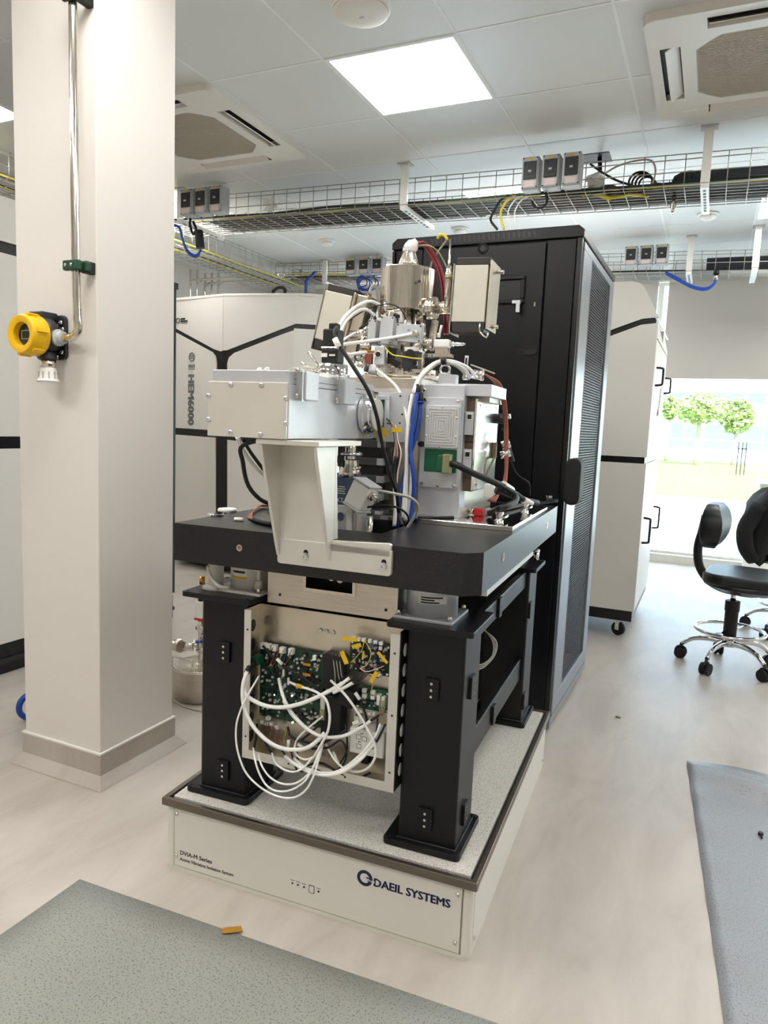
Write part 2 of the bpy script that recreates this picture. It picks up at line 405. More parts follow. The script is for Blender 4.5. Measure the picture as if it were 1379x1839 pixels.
# ceiling light panels
def light_panel(x, y, label):
    T = Thing('ceiling_light', label, 'light', (x+.3, y+.3, ZC), group='square ceiling light panels')
    T.part('frame', B().frame('z', ZC-.006, ZC+.004, (x, x+.6, y, y+.6), (x+.018, x+.582, y+.018, y+.582)), 'ceil_grid')
    T.part('diffuser', B().box(x+.018, x+.582, y+.018, y+.582, ZC-.0045, ZC+.003), 'light_panel')
LL = {(0, 0): 'bright square ceiling panel light beyond the round white disc', (0, 3): 'lit ceiling panel seen through the cable basket above the black rack',
      (-3, 6): 'lit ceiling panel beside the top of the black rack, past the far basket', (-4, -1): 'lit ceiling panel beyond the white pillar, above the left cabinet'}
for ij in LIGHTS: light_panel(GX+.6*ij[0], GY+.6*ij[1], LL.get(ij, 'square white ceiling panel light in the tile grid'))
# ---------------------------------------------------------------- pillar
PX0, PX1, PY0, PY1 = -2.128, -1.772, 1.69, 2.04
pil = struct('trim_2', B().box(PX0, PX1, PY0, PY1, .10, ZC+.01), 'wall_white', bev=.003); pil.name = 'wall_pillar'
b = B()
prof = [(0.0, .112), (.006, .112), (.007, .03), (.028, .0)]
def skirt(off, zt, zb, off2):
    c0 = [(PX0-off, PY0-off), (PX1+off, PY0-off), (PX1+off, PY1+off), (PX0-off, PY1+off)]
    c1 = [(PX0-off2, PY0-off2), (PX1+off2, PY0-off2), (PX1+off2, PY1+off2), (PX0-off2, PY1+off2)]
    for k in range(4):
        a, d = c0[k], c0[(k+1) % 4]; a1, d1 = c1[k], c1[(k+1) % 4]
        b.quad((a[0], a[1], zt), (d[0], d[1], zt), (d1[0], d1[1], zb), (a1[0], a1[1], zb))
skirt(-.001, .108, .108, .008); skirt(.008, .108, .035, .008); skirt(.008, .035, .001, .04)
struct('baseboard_pillar', b, 'floor_vinyl')
b = B().box(PX0-.009, PX1+.009, PY0-.009, PY1+.009, .106, .112)
struct('trim_3', b, 'cab_grey')
# ---------------------------------------------------------------- roller blinds
def blind(xa, xb, zb, label):
    T = Thing('roller_blind', label, 'blind', ((xa+xb)/2, Y1-.06, zb), group=None)
    n = 14; bb = B()
    T.part('fabric', B().box(xa, xb, Y1-.062, Y1-.058, zb+.02, 2.70), 'blind')
    T.part('bottom_bar', B().box(xa, xb, Y1-.068, Y1-.052, zb, zb+.024), 'blind')
    T.part('roller', B().cyl((xa, Y1-.06, 2.73), (xb, Y1-.06, 2.73), .03), 'blind')
blind(-.505, 3.9, 1.80, 'beige roller blind half lowered over the window beyond the lab chairs')
blind(-3.28, -.60, 1.80, 'beige roller blind behind the black rack and white cabinet')
# ---------------------------------------------------------------- air-conditioning cassettes
def cassette(x0, y0, label):
    s_ = .91; x1, y1 = x0+s_, y0+s_; z0 = ZC-.035
    T = Thing('air_conditioner', label, 'air conditioner', (x0+s_/2, y0+s_/2, z0), group='ceiling air conditioners')
    g0, s0, s1, c0_, cut = .177, .045, .122, .22, .07
    b = B()
    # flush face: rim, corner squares, inner strips and the cut corners of the grille opening
    pts = rrect(x0, x1, y0, y1, .045, 5); n = len(pts); zi = ZC+.002
    inn = rrect(x0+s0, x1-s0, y0+s0, y1-s0, .004, 5)
    vs = [(p[0], p[1], z0) for p in pts]+[(p[0], p[1], z0) for p in inn]+[(x0+s_/2+(p[0]-x0-s_/2)*1.012, y0+s_/2+(p[1]-y0-s_/2)*1.012, zi) for p in pts]
    b._add(vs, [(k, (k+1) % n, n+(k+1) % n, n+k) for k in range(n)]+[(k, 2*n+k, 2*n+(k+1) % n, (k+1) % n) for k in range(n)])
    for (ax_, ay_) in ((x0+s0, y0+s0), (x1-c0_, y0+s0), (x0+s0, y1-c0_), (x1-c0_, y1-c0_)): b.box(ax_, ax_+c0_-s0, ay_, ay_+c0_-s0, z0, ZC-.004)
    for (u0, u1, v0, v1) in ((x0+c0_, x1-c0_, y0+s1, y0+g0), (x0+c0_, x1-c0_, y1-g0, y1-s1), (x0+s1, x0+g0, y0+c0_, y1-c0_), (x1-g0, x1-s1, y0+c0_, y1-c0_)): b.box(u0, u1, v0, v1, z0, ZC-.004)
    for sx in (0, 1):
        for sy in (0, 1):
            ex, ey = (x0+c0_ if not sx else x1-c0_), (y0+c0_ if not sy else y1-c0_); dx_, dy_ = (1 if not sx else -1), (1 if not sy else -1)
            b.prism([(ex, ey), (ex+dx_*cut*.7, ey-dy_*(c0_-g0)), (ex, ey-dy_*(c0_-g0))], 'z', z0, ZC-.004); b.prism([(ex, ey), (ex-dx_*(c0_-g0), ey), (ex-dx_*(c0_-g0), ey+dy_*cut*.7)], 'z', z0, ZC-.004)
    T.part('frame', b, 'ac_white')
    T.part('duct', B().box(x0+.02, x1-.02, y0+.02, y1-.02, ZC-.008, ZC-.003), 'black')
    g = T.part('grille', B().box(x0+g0, x1-g0, y0+g0, y1-g0, z0+.004, z0+.010), 'ac_grille')
    b = B(); n = 52
    for k in range(n):
        yy = y0+g0+.008+(s_-2*g0-.016)*k/(n-1); b.box(x0+g0+.005, x1-g0-.005, yy-.002, yy+.002, z0+.001, z0+.004)
    T.part('grille_ribs', b, 'ac_grille', g, kind='stuff')
    for k in range(4):          # louvre flaps tilted open in the four slots
        m = TR(x0+s_/2, y0+s_/2, 0) @ RZ(90*k) @ TR(0, -s_/2+(s0+s1)/2+.008, z0+.006) @ RX(32)
        T.part('louvre', B().box(-s_/2+c0_+.006, s_/2-c0_-.006, -.030, .026, -.0025, .0025, m), 'ac_white')
    T.part('badge', B().box(x0+.10, x0+.17, y1-.10, y1-.075, z0-.001, z0+.001), 'label_white')
cassette(-3.185, 2.843, 'white ceiling air conditioner cassette beside the pillar')
cassette(-.372, 2.965, 'white ceiling air conditioner cassette above the rack side with open louvre')
# ---------------------------------------------------------------- round discs on the ceiling
T = Thing('access_point', 'large round white disc unit on the ceiling before the panel light', 'ceiling device', (-1.325, 2.53, ZC-.05))
T.part('body', B().lathe((-1.325, 2.53, ZC), (0, 0, -1), [(.095, 0), (.108, .004), (.110, .03), (.104, .034), (.106, .036)], 40), 'white_plastic')
T.part('cover', B().lathe((-1.325, 2.53, ZC-.035), (0, 0, -1), [(.103, 0), (.104, .006), (.092, .012), (.05, .015), (.001, .016)], 40), 'ac_white')
text_part(T, 'mark', 'e2', .02, TR(-1.335, 2.545, ZC-.0512) @ RX(180), 'text_grey')
T.part('port', B().box(-1.245, -1.235, 2.452, 2.46, ZC-.022, ZC-.012), 'dark_grey')
def smoke(x, y, label):
    T = Thing('smoke_detector', label, 'smoke detector', (x, y, ZC-.045), group='ceiling smoke detectors')
    T.part('base_ring', B().lathe((x, y, ZC), (0, 0, -1), [(.07, 0), (.07, .012), (.06, .016)], 24), 'white_plastic')
    T.part('head', B().lathe((x, y, ZC-.014), (0, 0, -1), [(.052, 0), (.05, .02), (.035, .03), (.001, .032)], 24), 'white_plastic')
smoke(-3.15, 5.54, 'smoke detector between the two cable baskets, above the tall white cabinet marked HEM6000')
smoke(-.166, 5.62, 'smoke detector beside the slotted tray hanger, near the far basket')
p = RM.P(827, 410, z=ZC); smoke(p.x, p.y, 'smoke detector just above the black rack top')
# ---------------------------------------------------------------- cable baskets
def rp(px, py, y): return RM.P(px, py, y=y)
def basket(label, pt, axis, a0, a1, c0, c1, z0, h, slope=0.0, step=.1, a_ref=-1.8, nb=8):
    """wire basket: axis 'x' runs a0..a1 at y c0..c1; 'y' runs along y"""
    def q(a, c, z):
        z = z+slope*(a-a_ref)
        return Vector((a, c, z)) if axis == 'x' else Vector((c, a, z))
    T = Thing('cable_basket', label, 'cable tray', q((a0+a1)/2, (c0+c1)/2, z0))
    r = .0028
    spots = [(c0, z) for z in (z0+h, z0+h*.83, z0+h*.42)]+[(c1, z) for z in (z0+h, z0+h*.83, z0+h*.42)]+[(c0+(c1-c0)*k/nb, z0) for k in range(nb+1)]
    for c, z in spots: T.part('long_wire', B().tube([q(a0, c, z), q(a1, c, z)], r, 6, 1), 'wire_metal')
    src = None; n = int((a1-a0)/step)
    for k in range(n+1):
        a = a0+step*k
        if src is None:
            src = T.part('cross_wire', B().tube([q(a, c0, z0+h), q(a, c0, z0), q(a, c1, z0), q(a, c1, z0+h)], r, 6, 1), 'wire_metal')
        else: T.like(src, q(a, 0, 0)-q(a0, 0, 0))
    return T
SL = -.022
def tz(x): return 2.565+SL*(x+1.8)
basket('wire cable basket running above the black rack past the grey switch boxes', None, 'x', -3.75, 3.2, 4.115, 4.50, 2.565, .15, SL)
basket('far wire cable basket in front of the window blinds', None, 'x', -4.1, 3.2, 6.2, 6.5, 2.545, .15, -.03, a_ref=-.8)
basket('wire cable basket running above the tall cabinets left of the rack', None, 'y', 1.6, 6.5, -4.2, -3.82, 2.565, .15, 0)
# hangers
def hanger(x, y, zb, ln, label, slots=False):
    T = Thing('tray_hanger', label, 'bracket', (x, y, zb), group='cable tray hangers')
    T.part('drop_rod', B().box(x-.022, x+.022, y-.03, y-.008, zb, ZC), 'white_plastic')
    T.part('ceiling_plate', B().box(x-.04, x+.04, y-.05, y+.02, ZC-.008, ZC-.002), 'grey_box')
    m = TR(x, y, zb)
    T.part('arm', B().box(-.02, .02, -.03, ln, -.028, -.006, m), 'white_plastic')
    if slots:
        src = None
        for k in range(8):
            b = B().box(x-.007, x+.007, y+.01+k*.05, y+.035+k*.05, zb-.0295, zb-.0278)
            if src is None: src = T.part('slot', b, 'dark_grey')
            else: T.like(src, (0, k*.05, 0))
hanger(-1.81, 4.115, tz(-1.8)-.004, .45, 'white basket hanger over the machine column, between the switch box groups', True)
hanger(-.15, 4.115, tz(-.15)-.004, .45, 'slotted white basket hanger beside the black insulated pipe', True)
hanger(-3.46, 4.06, tz(-3.4)-.004, .45, 'white basket hanger beside the switch boxes by the pillar', True)
hanger(-.285, 6.2, 2.53, .34, 'white far-basket hanger near the blue hose', True)
hanger(.17, 6.05, 2.50, .42, 'wide white hanger at the second black insulated pipe')
hanger(-3.53, 6.2, 2.60, .34, 'white far-basket hanger above the tall white cabinet', True)
# switch boxes
def switch_boxes(x0, y, z0, wd, hh, n, label, grp):
    for k in range(n):
        x = x0+k*wd*1.09; d = .085; xw = wd*.93
        T = Thing('switch_box', label[k], 'switch box', (x+xw/2, y, z0), group=grp)
        T.part('housing', B().box(x, x+xw, y-d, y, z0, z0+hh), 'grey_box', bev=.006)
        fr = T.part('cover', B().box(x+.006, x+xw-.006, y-d-.008, y-d, z0+.006, z0+hh-.006), 'grey_box', bev=.004)
        dr = T.part('window', B().box(x+xw*.13, x+xw*.87, y-d-.014, y-d-.008, z0+hh*.29, z0+hh*.84), 'dark_grey', bev=.003)
        T.part('breaker', B().box(x+xw*.30, x+xw*.70, y-d-.017, y-d-.014, z0+hh*.42, z0+hh*.66), 'dark_grey', dr)
        T.part('toggle', B().box(x+xw*.42, x+xw*.6, y-d-.021, y-d-.017, z0+hh*.5, z0+hh*.56), 'grey_box', dr)
        T.part('label', B().box(x+xw*.36, x+xw*.64, y-d-.0095, y-d-.008, z0+hh*.88, z0+hh*.94), 'label_yellow')
        T.part('warning_label', B().box(x+xw*.22, x+xw*.78, y-d-.0095, y-d-.008, z0+hh*.08, z0+hh*.25), 'pink')
        screws(T, [(x+xw*.1, y-d-.008, z0+hh*q) for q in (.06, .94)]+[(x+xw*.9, y-d-.008, z0+hh*q) for q in (.06, .94)], (0, -1, 0), .004, 'dark_grey', h=.002)
nm = lambda where: ['%s grey switch box of the three %s' % (o, where) for o in ('outer', 'middle', 'inner')]
switch_boxes(-1.08, 4.11, 2.553, .102, .172, 3, ['grey switch box above the black rack, with hanging cables below', 'middle grey switch box of the three above the black rack', 'grey switch box above the black rack, beside the ceiling cut-out'], 'switch boxes above the rack')
switch_boxes(-3.43, 4.09, 2.60, .112, .172, 3, ['switch box next to the white hanger by the pillar', 'middle switch box of the three by the pillar', 'switch box by the pillar with pale side tube'], 'switch boxes by the pillar')
switch_boxes(-.765, 6.19, 2.575, .105, .15, 3, ['far switch box nearest the rack corner', 'middle far switch box above the white cabinet', 'far switch box nearest the blue hose'], 'switch boxes over the white cabinet')
switch_boxes(-3.27, 6.19, 2.625, .125, .15, 3, ['far switch box nearest the tall white cabinet hanger', 'middle far switch box behind the machine column', 'far switch box nearest the black rack'], 'switch boxes behind the column')
# black insulated pipes lying in the baskets
single('insulated_pipe', 'thick black insulated pipe lying in the near cable basket', 'pipe', B().tube([rp(1219, 346, 4.38), rp(1222, 334, 4.38), rp(1240, 325, 4.38), rp(1379, 317, 4.38), (3.1, 4.38, rp(1379, 317, 4.38).z-.05)], .055, 12, 4), 'insulation', (1, 4.33, 2.52))
single('insulated_pipe', 'thick black insulated pipe lying in the far cable basket', 'pipe', B().tube([(-.03, 6.36, 2.57), (0, 6.36, 2.59), (.06, 6.36, 2.60), (3.1, 6.36, 2.54)], .055, 12, 4), 'insulation', (1, 6.36, 2.52))
T = Thing('pipe_valve', 'small brass and steel valve hanging from the insulated pipe end', 'valve', (-.30, 4.28, 2.44))
T.part('stem', B().lathe((-.305, 4.28, 2.55), (0, 0, -1), [(.011, 0), (.011, .06), (.016, .062), (.016, .09), (.009, .095), (.009, .11)], 12), 'steel')
# loose cables in the near basket
rng = random.Random(3)
bm_ = ['cable_black', 'cable_green', 'cable_grey', 'cable_yellow', 'cable_black', 'cable_grey', 'cable_black']
for k in range(4):
    y = 4.135+.017*k; m = bm_[k % 7]
    pts = [(x, y+rng.uniform(-.015, .015), tz(x)+.012+rng.uniform(0, .012)) for x in [-3.7+i*.45 for i in range(13)]]
    single('basket_cable', {'cable_green': 'green cable', 'cable_black': 'black cable', 'cable_grey': 'pale grey cable', 'cable_yellow': 'yellow cable'}[m]+' lying along the near wire basket', 'cable', B().tube(pts, rng.uniform(.004, .007), 6, 2), m, pts[0], group='cables in the near basket')
for k in range(20):
    y = 4.20+.0138*k
    pts = [(x, y+rng.uniform(-.004, .004), tz(x)+.011+rng.uniform(0, .006)) for x in [-3.35+i*.64 for i in range(11)]]
    single('basket_cable', 'black cable of the dense flat bundle lining the near basket', 'cable', B().tube(pts, .0062, 6, 2), 'cable_black', pts[0], group='flat black cable bundle in the near basket')
for k in range(2):
    y = 4.18+.05*k
    pts = [(x, y+rng.uniform(-.02, .02), tz(x)+.02+rng.uniform(0, .02)) for x in [-.75+i*.045 for i in range(10)]]
    single('basket_cable', 'black cable bunched beside the insulated pipe in the near basket', 'cable', B().tube(pts, .007, 6, 2), 'cable_black', pts[0], group='black cables right of the switch boxes')
for k in range(7):   # left basket: yellow-green edge and greys
    x = -3.86-.045*k; m = ['cable_yellow', 'cable_green', 'cable_grey', 'cable_grey', 'cable_black', 'cable_yellow', 'cable_grey'][k]
    pts = [(x+rng.uniform(-.008, .008), y, 2.58+rng.uniform(0, .015)) for y in [1.7+i*.52 for i in range(10)]]
    single('basket_cable', {'cable_yellow': 'yellow cable', 'cable_green': 'green cable', 'cable_grey': 'grey cable', 'cable_black': 'black cable'}[m]+' along the basket above the tall cabinets', 'cable', B().tube(pts, .006 if k else .008, 6, 2), m, pts[0], group='cables in the left basket')
for k in range(6):
    y = 6.24+.045*k; m = ['cable_yellow', 'cable_green', 'cable_orange', 'cable_black', 'cable_blue', 'cable_black'][k]
    x_end = -1.0 if k in (0, 1, 2, 4) else -.1
    pts = [(-4.05+(x_end+4.05)*i/8, y+rng.uniform(-.01, .01), 2.575-.03*((-4.05+(x_end+4.05)*i/8)+.8)+rng.uniform(0, .02)) for i in range(9)]
    single('basket_cable', {'cable_yellow': 'yellow cable', 'cable_green': 'green cable', 'cable_orange': 'orange cable', 'cable_black': 'black cable', 'cable_blue': 'blue cable'}[m]+' lying along the far wire basket', 'cable', B().tube(pts, .008, 6, 2), m, pts[0], group='cables in the far basket')
# yellow slack and cable coil right of the near switch boxes
for k in range(5):
    pts = [rp(1045+k*4, 352-k*2, 4.2+.03*k), rp(1075+k*5, 346+k*3, 4.2), rp(1100, 356-k*2, 4.2+.02*k), rp(1140+k*6, 345+k*2, 4.22)]
    cable('slack_cable', 'yellow slack cable bunched in the basket beside the switch boxes', pts, .006, 'cable_yellow', RM, 'yellow slack cables in the near basket')
c = rp(1157, 328, 4.28)
for k in range(4):
    single('coiled_cable', 'black coiled cable standing in the basket beside the ceiling cut-out', 'cable', B().ring(c+Vector((.012*k-.02, .008*k, -.004*k)), (.25+.1*k, -1, .15), .062-.004*k, .006), 'cable_black', c-Vector((0, 0, .07)), group='loops of the black coil')
T = Thing('plastic_wrap', 'crumpled clear plastic wrap hanging in the near basket', 'plastic wrap', rp(1070, 345, 4.2))
b = B(); c = rp(1068, 325, 4.2)
for k in range(9): b.cbox(c+Vector((rng.uniform(-.03, .03), rng.uniform(-.02, .02), rng.uniform(-.05, .04))), (.05, .012, .05), RZ(rng.uniform(0, 180)) @ RX(rng.uniform(0, 90)))
T.part('wrap', b, 'white_plastic')
T = Thing('plastic_wrap', 'pale plastic wrap tied in the basket near the pillar', 'plastic wrap', rp(483, 385, 4.2))
b = B(); c = rp(483, 371, 4.16)
for k in range(7): b.cbox(c+Vector((rng.uniform(-.03, .03), rng.uniform(-.02, .02), rng.uniform(-.04, .04))), (.045, .01, .05), RZ(rng.uniform(0, 180)) @ RX(rng.uniform(0, 90)))
T.part('wrap', b, 'white_plastic')
cable('white_lead', 'thin white lead looping over the basket near the pillar', [rp(490, 372, 4.13), rp(510, 360, 4.13), rp(530, 366, 4.13), rp(532, 380, 4.14), rp(500, 384, 4.14)], .004, 'cable_white', RM)
# ceiling cut-out and drop wires at the rack switch boxes
b = B().box(-.84, -.66, 4.27, 4.42, ZC-.006, ZC-.002)
single('ceiling_cutout', 'dark cable cut-out in the ceiling beside the switch boxes above the rack', 'opening', b, 'black', (-.75, 4.34, ZC-.006))
cable('drop_cable', 'black cable dropping from the ceiling cut-out into the basket', [(-.72, 4.34, ZC-.005), (-.71, 4.33, 2.70), rp(1074, 335, 4.3), rp(1110, 348, 4.3)], .012, 'cable_black', RM)
cable('drop_cable', 'thin grey cable arching over the basket top beside the switch boxes', [rp(1085, 312, 4.14), rp(1110, 298, 4.14), rp(1140, 289, 4.14), rp(1168, 288, 4.15), rp(1177, 305, 4.16), rp(1172, 330, 4.18)], .005, 'cable_grey', RM)
cable('drop_cable', 'black cable crossing the basket from cut-out to coil', [rp(1060, 295, 4.2), rp(1085, 312, 4.14), rp(1110, 325, 4.14), rp(1150, 338, 4.2)], .006, 'cable_black', RM)
for px, col, lab in ((885, 'cable_black', 'black'), (897, 'cable_yellow', 'yellow'), (910, 'cable_white', 'thin white'), (922, 'cable_white', 'thin white')):
    cable('drop_cable', lab+' cable hanging from the basket onto the black rack', [rp(px+28, 352, 4.14), rp(px+14, 360, 4.12), rp(px+3, 378, 4.1), rp(px+(-4 if px < 890 else 3), 395, 4.08), rp(px+8, 412, 4.06)], .007 if px < 900 else .004, col, RM, 'cables hanging down behind the rack top')
cable('drop_cable', 'black cable loop below the switch boxes above the rack', [rp(955, 362, 4.1), rp(962, 372, 4.08), rp(975, 372, 4.08), rp(982, 362, 4.09), rp(980, 345, 4.1)], .007, 'cable_black', RM)
# blue hose and black plug by the pillar
for k in range(2):
    cable('blue_hose', 'blue hose hanging from the basket end beside the pillar to the black plug', [rp(308, 402+k*2, 4.05), rp(322, 408+k, 4.05), rp(328, 430, 4.05), rp(337, 450+k*3, 4.05), rp(352, 458+k*3, 4.05), rp(361, 448+k, 4.06)], .008, 'cable_blue', RM, 'pair of blue hoses by the pillar')
T = Thing('black_plug', 'black cable connector hanging beside the pillar over blue hoses', 'connector', rp(358, 447, 4.07))
a, d = rp(357, 414, 4.07), rp(360, 446, 4.07)
T.part('body', B().cyl(a, d, .028, .03, 12), 'black', bev=.004)
T.part('strap', B().tube([rp(342, 392, 4.07), rp(341, 402, 4.07), rp(346, 420, 4.06), rp(352, 412, 4.06), rp(347, 398, 4.07)], .009, 8, 5), 'black')
# far right blue hose
for k in range(2):
    cable('blue_hose', 'blue hose sagging below the far basket over the white cabinet', [rp(1195+k*2, 489+k*3, 6.19), rp(1215, 499+k*3, 6.18), rp(1245, 515+k*2, 6.18), rp(1268, 518+k*2, 6.18), rp(1282, 510, 6.18), rp(1285, 500, 6.18)], .010, 'cable_blue', RM, 'pair of blue hoses at the far basket')
T = Thing('hose_connector', 'black hose coupling under the far basket', 'connector', rp(1285, 503, 6.18))
T.part('collar', B().cyl(rp(1285, 502, 6.18), rp(1286, 493, 6.18), .016, n=10), 'steel'); T.part('coupling', B().cyl(rp(1286, 493, 6.18), rp(1287, 484, 6.18), .024, .018, 10), 'black')
# bundle of blue hoses left of the machine column, far
for k in range(5):
    c = rp(650+k*3, 506+(k % 3)*4, 6.15)
    single('blue_hose', 'blue hose coil hanging below the far switch boxes behind the column', 'hose', B().ring(c, (.3, -1, .4*(k-2)), .05+.01*k, .006, 20, 6), 'cable_blue', c-Vector((0, 0, .05)), group='blue coil behind the column')
cable('black_hose', 'black hose arch above the tall white cabinet', [(-3.52, 5.55, 2.19), rp(492, 528, 5.6), rp(494, 520, 5.6), rp(503, 516, 5.6), rp(512, 520, 5.6), rp(514, 530, 5.6), (-3.38, 5.55, 2.19)], .014, 'cable_black', RM, cat='hose')
cable('blue_hose', 'blue hose dropping behind the tall white cabinet', [rp(566, 489, 6.22), rp(560, 495, 6.15), rp(551, 505, 6.1), rp(549, 535, 6.1), (rp(549, 535, 6.1).x, 6.1, 1.0), (rp(549, 535, 6.1).x, 6.1, .01)], .016, 'cable_blue', RM, cat='hose')
# wall pipes above the HEM cabinet: rise beside the left wall, bend, run over to the basket
for k, (px, py) in enumerate(((342, 503), (354, 503), (368, 509), (380, 508), (392, 507))):
    a = RM.P(px, py, x=-4.95); zt = a.z
    T = Thing('wall_pipe', 'thin steel pipe rising along the wall and bending above the tall cabinet', 'pipe', (a.x, a.y, 0), group='bent steel wall pipes')
    T.part('tube', B().tube([Vector(p) for p in ((a.x, a.y, .0), (a.x, a.y, zt-.09), (a.x+.012, a.y, zt-.03), (a.x+.06, a.y, zt-.004), (a.x+.12, a.y, zt), (a.x+1.05, a.y, zt+.002))], .010, 8, 4), 'steel')
    T.part('clip', B().box(X0, a.x+.014, a.y-.018, a.y+.018, 1.5, 1.53), 'grey_box')
# ---------------------------------------------------------------- pillar-mounted things
T = Thing('gas_detector', 'yellow-fronted gas detector with display mounted on the pillar', 'gas detector', (-1.955, 1.69, 1.34))
fc = Vector((-1.945, 1.555, 1.470))
T.part('back_plate', B().prism(rrect(-2.03, -1.895, 1.405, 1.545, .018), 'y', 1.678, 1.69), 'gas_grey', bev=.003)
body = T.part('body', B().lathe((-1.95, 1.68, 1.475), (0, -1, 0), [(.045, 0), (.056, .02), (.06, .03), (.058, .075)], 28), 'gas_grey')
T.part('top_lug', B().box(-1.99, -1.93, 1.62, 1.68, 1.525, 1.55), 'gas_grey', bev=.004)
T.part('yellow_bezel', B().lathe((-1.947, 1.615, 1.472), (0, -1, 0), [(.061, 0), (.063, .004), (.063, .02), (.060, .022), (.060, .05), (.056, .06), (.052, .061), (.036, .056), (.034, .04), (.034, .03)], 40), 'gas_yellow')
for k in range(6):
    a = k*math.pi/3+.2
    T.part('bezel_lug', B().cbox((-1.947+.061*math.cos(a), 1.585, 1.472+.061*math.sin(a)), (.012, .04, .012), RY(-math.degrees(a))), 'gas_yellow')
d = T.part('display', B().lathe((-1.947, 1.58, 1.472), (0, -1, 0), [(.036, 0), (.036, .003)], 28), 'screen_dark')
T.part('screen', B().frame('y', 1.5755, 1.5768, (-1.967, -1.928, 1.458, 1.485), (-1.965, -1.930, 1.460, 1.483)), 'cable_grey', d)
neck = T.part('sensor_neck', B().lathe((-1.93, 1.64, 1.425), (0, 0, -1), [(.026, 0), (.026, .022), (.022, .024), (.022, .048)], 20), 'gas_grey')
T.part('steel_collar', B().lathe((-1.93, 1.64, 1.40), (0, 0, -1), [(.0235, 0), (.0235, .022)], 20), 'steel')
g = T.part('splash_guard', B().lathe((-1.93, 1.64, 1.378), (0, 0, -1), [(.022, 0), (.026, .012), (.030, .038), (.036, .042), (.034, .046)], 24), 'white_plastic')
for k in range(10):
    a = 2*math.pi*k/10; T.part('guard_slot', B().cbox((-1.93+.0275*math.cos(a), 1.64+.0275*math.sin(a), 1.353), (.004, .004, .022), RZ(math.degrees(a))), 'cable_grey', g)
T.part('gland', B().lathe((-1.895, 1.645, 1.470), (1, 0, 0), [(.026, 0), (.026, .012), (.019, .014), (.019, .03)], 16), 'grey_box')
screws(T, [(-1.912, 1.678, 1.52), (-1.908, 1.678, 1.43), (-1.93, 1.678, 1.415), (-1.905, 1.678, 1.50)], (0, -1, 0), .008, 'steel', h=.008)
cable('conduit', 'steel conduit pipe running down the pillar to the gas detector', [(-1.812, 1.645, ZC-.002), (-1.812, 1.645, 2.2), (-1.811, 1.645, 1.7), (-1.808, 1.645, 1.56), (-1.803, 1.645, 1.50), (-1.815, 1.645, 1.478), (-1.84, 1.645, 1.470), (-1.868, 1.645, 1.470)], .0125, 'steel', RM, cat='conduit', n=12, sub=5)
T = Thing('pipe_clamp', 'green plastic pipe clamp on the pillar with black mount', 'clamp', (-1.81, 1.65, 1.66))
T.part('jaw', B().cbox((-1.812, 1.632, 1.683), (.064, .018, .03)), 'green_clamp', bev=.004)
T.part('jaw', B().cbox((-1.80, 1.66, 1.683), (.05, .02, .03)), 'green_clamp', bev=.004)
T.part('mount', B().box(-1.80, -1.777, 1.655, 1.69, 1.664, 1.70), 'black', bev=.002)
screws(T, [(-1.83, 1.623, 1.683), (-1.806, 1.623, 1.683)], (0, -1, 0), .005, 'steel', h=.002)
single('pipe_clamp', 'black conduit bracket high on the pillar', 'clamp', B().box(-1.80, -1.775, 1.62, 1.69, 2.43, 2.46).box(-1.83, -1.79, 1.62, 1.632, 2.425, 2.465), 'black', (-1.79, 1.69, 2.43), bev=.003)
# blue hose ring on the floor behind the pillar
p = RM.P(58, 1272, z=.05)
T = Thing('blue_ring', 'blue hose ring standing behind the pillar foot', 'hose', (p.x, p.y, 0))
T.part('loop', B().ring((p.x-.0, p.y, .062), (.9, -.35, 0), .05, .012), 'cable_blue')
# ================================================================ OUTSIDE
single('terrace', 'sunlit white concrete terrace outside the window', 'terrace', B().box(-30, 40, Y1+.2, 17, -.25, -.05), 'ext_white', (0, 12, -.05), kind='structure')
single('lawn', 'pale sunlit lawn beyond the terrace', 'lawn', B().box(-40, 60, 17, 46, -.3, -.06), 'grass', (0, 30, -.06), kind='structure')
single('road', 'white road and paving in front of the far building', 'road', B().box(-80, 90, 46, 75, -.3, -.07), 'ext_white', (0, 60, -.07), kind='structure')
T = Thing('building', 'white office building with long window bands across the lawn', 'building', (5, 75, 0))
T.part('wall', B().box(-60, 70, 75, 85, -.1, 9), 'ext_white')
for z0, z1 in ((.3, 2.6), (4.6, 5.6), (7.2, 8.2)):
    for k in range(18):
        x = -28+k*3.4
        if k % 4 == 2 and z0 < 1: continue
        f = T.part('window', B().box(x, x+3.1, 74.9, 75, z0, z1), 'ext_glass')
        T.part('mullion', B().box(x+1.5, x+1.6, 74.85, 74.95, z0, z1), 'ext_white', f)
T = Thing('fence', 'thin white railing beyond the lawn', 'fence', (4, 44, 0))
T.part('rail', B().box(-20, 30, 44, 44.05, 1.15, 1.22), 'ext_white'); T.part('rail', B().box(-20, 30, 44, 44.05, .5, .55), 'ext_white')
src = None
for k in range(26):
    b = B().box(-20, -19.95, 44, 44.05, -.06, 1.2)
    if src is None: src = T.part('post', b, 'ext_white')
    else: T.like(src, (k*1.95, 0, 0))
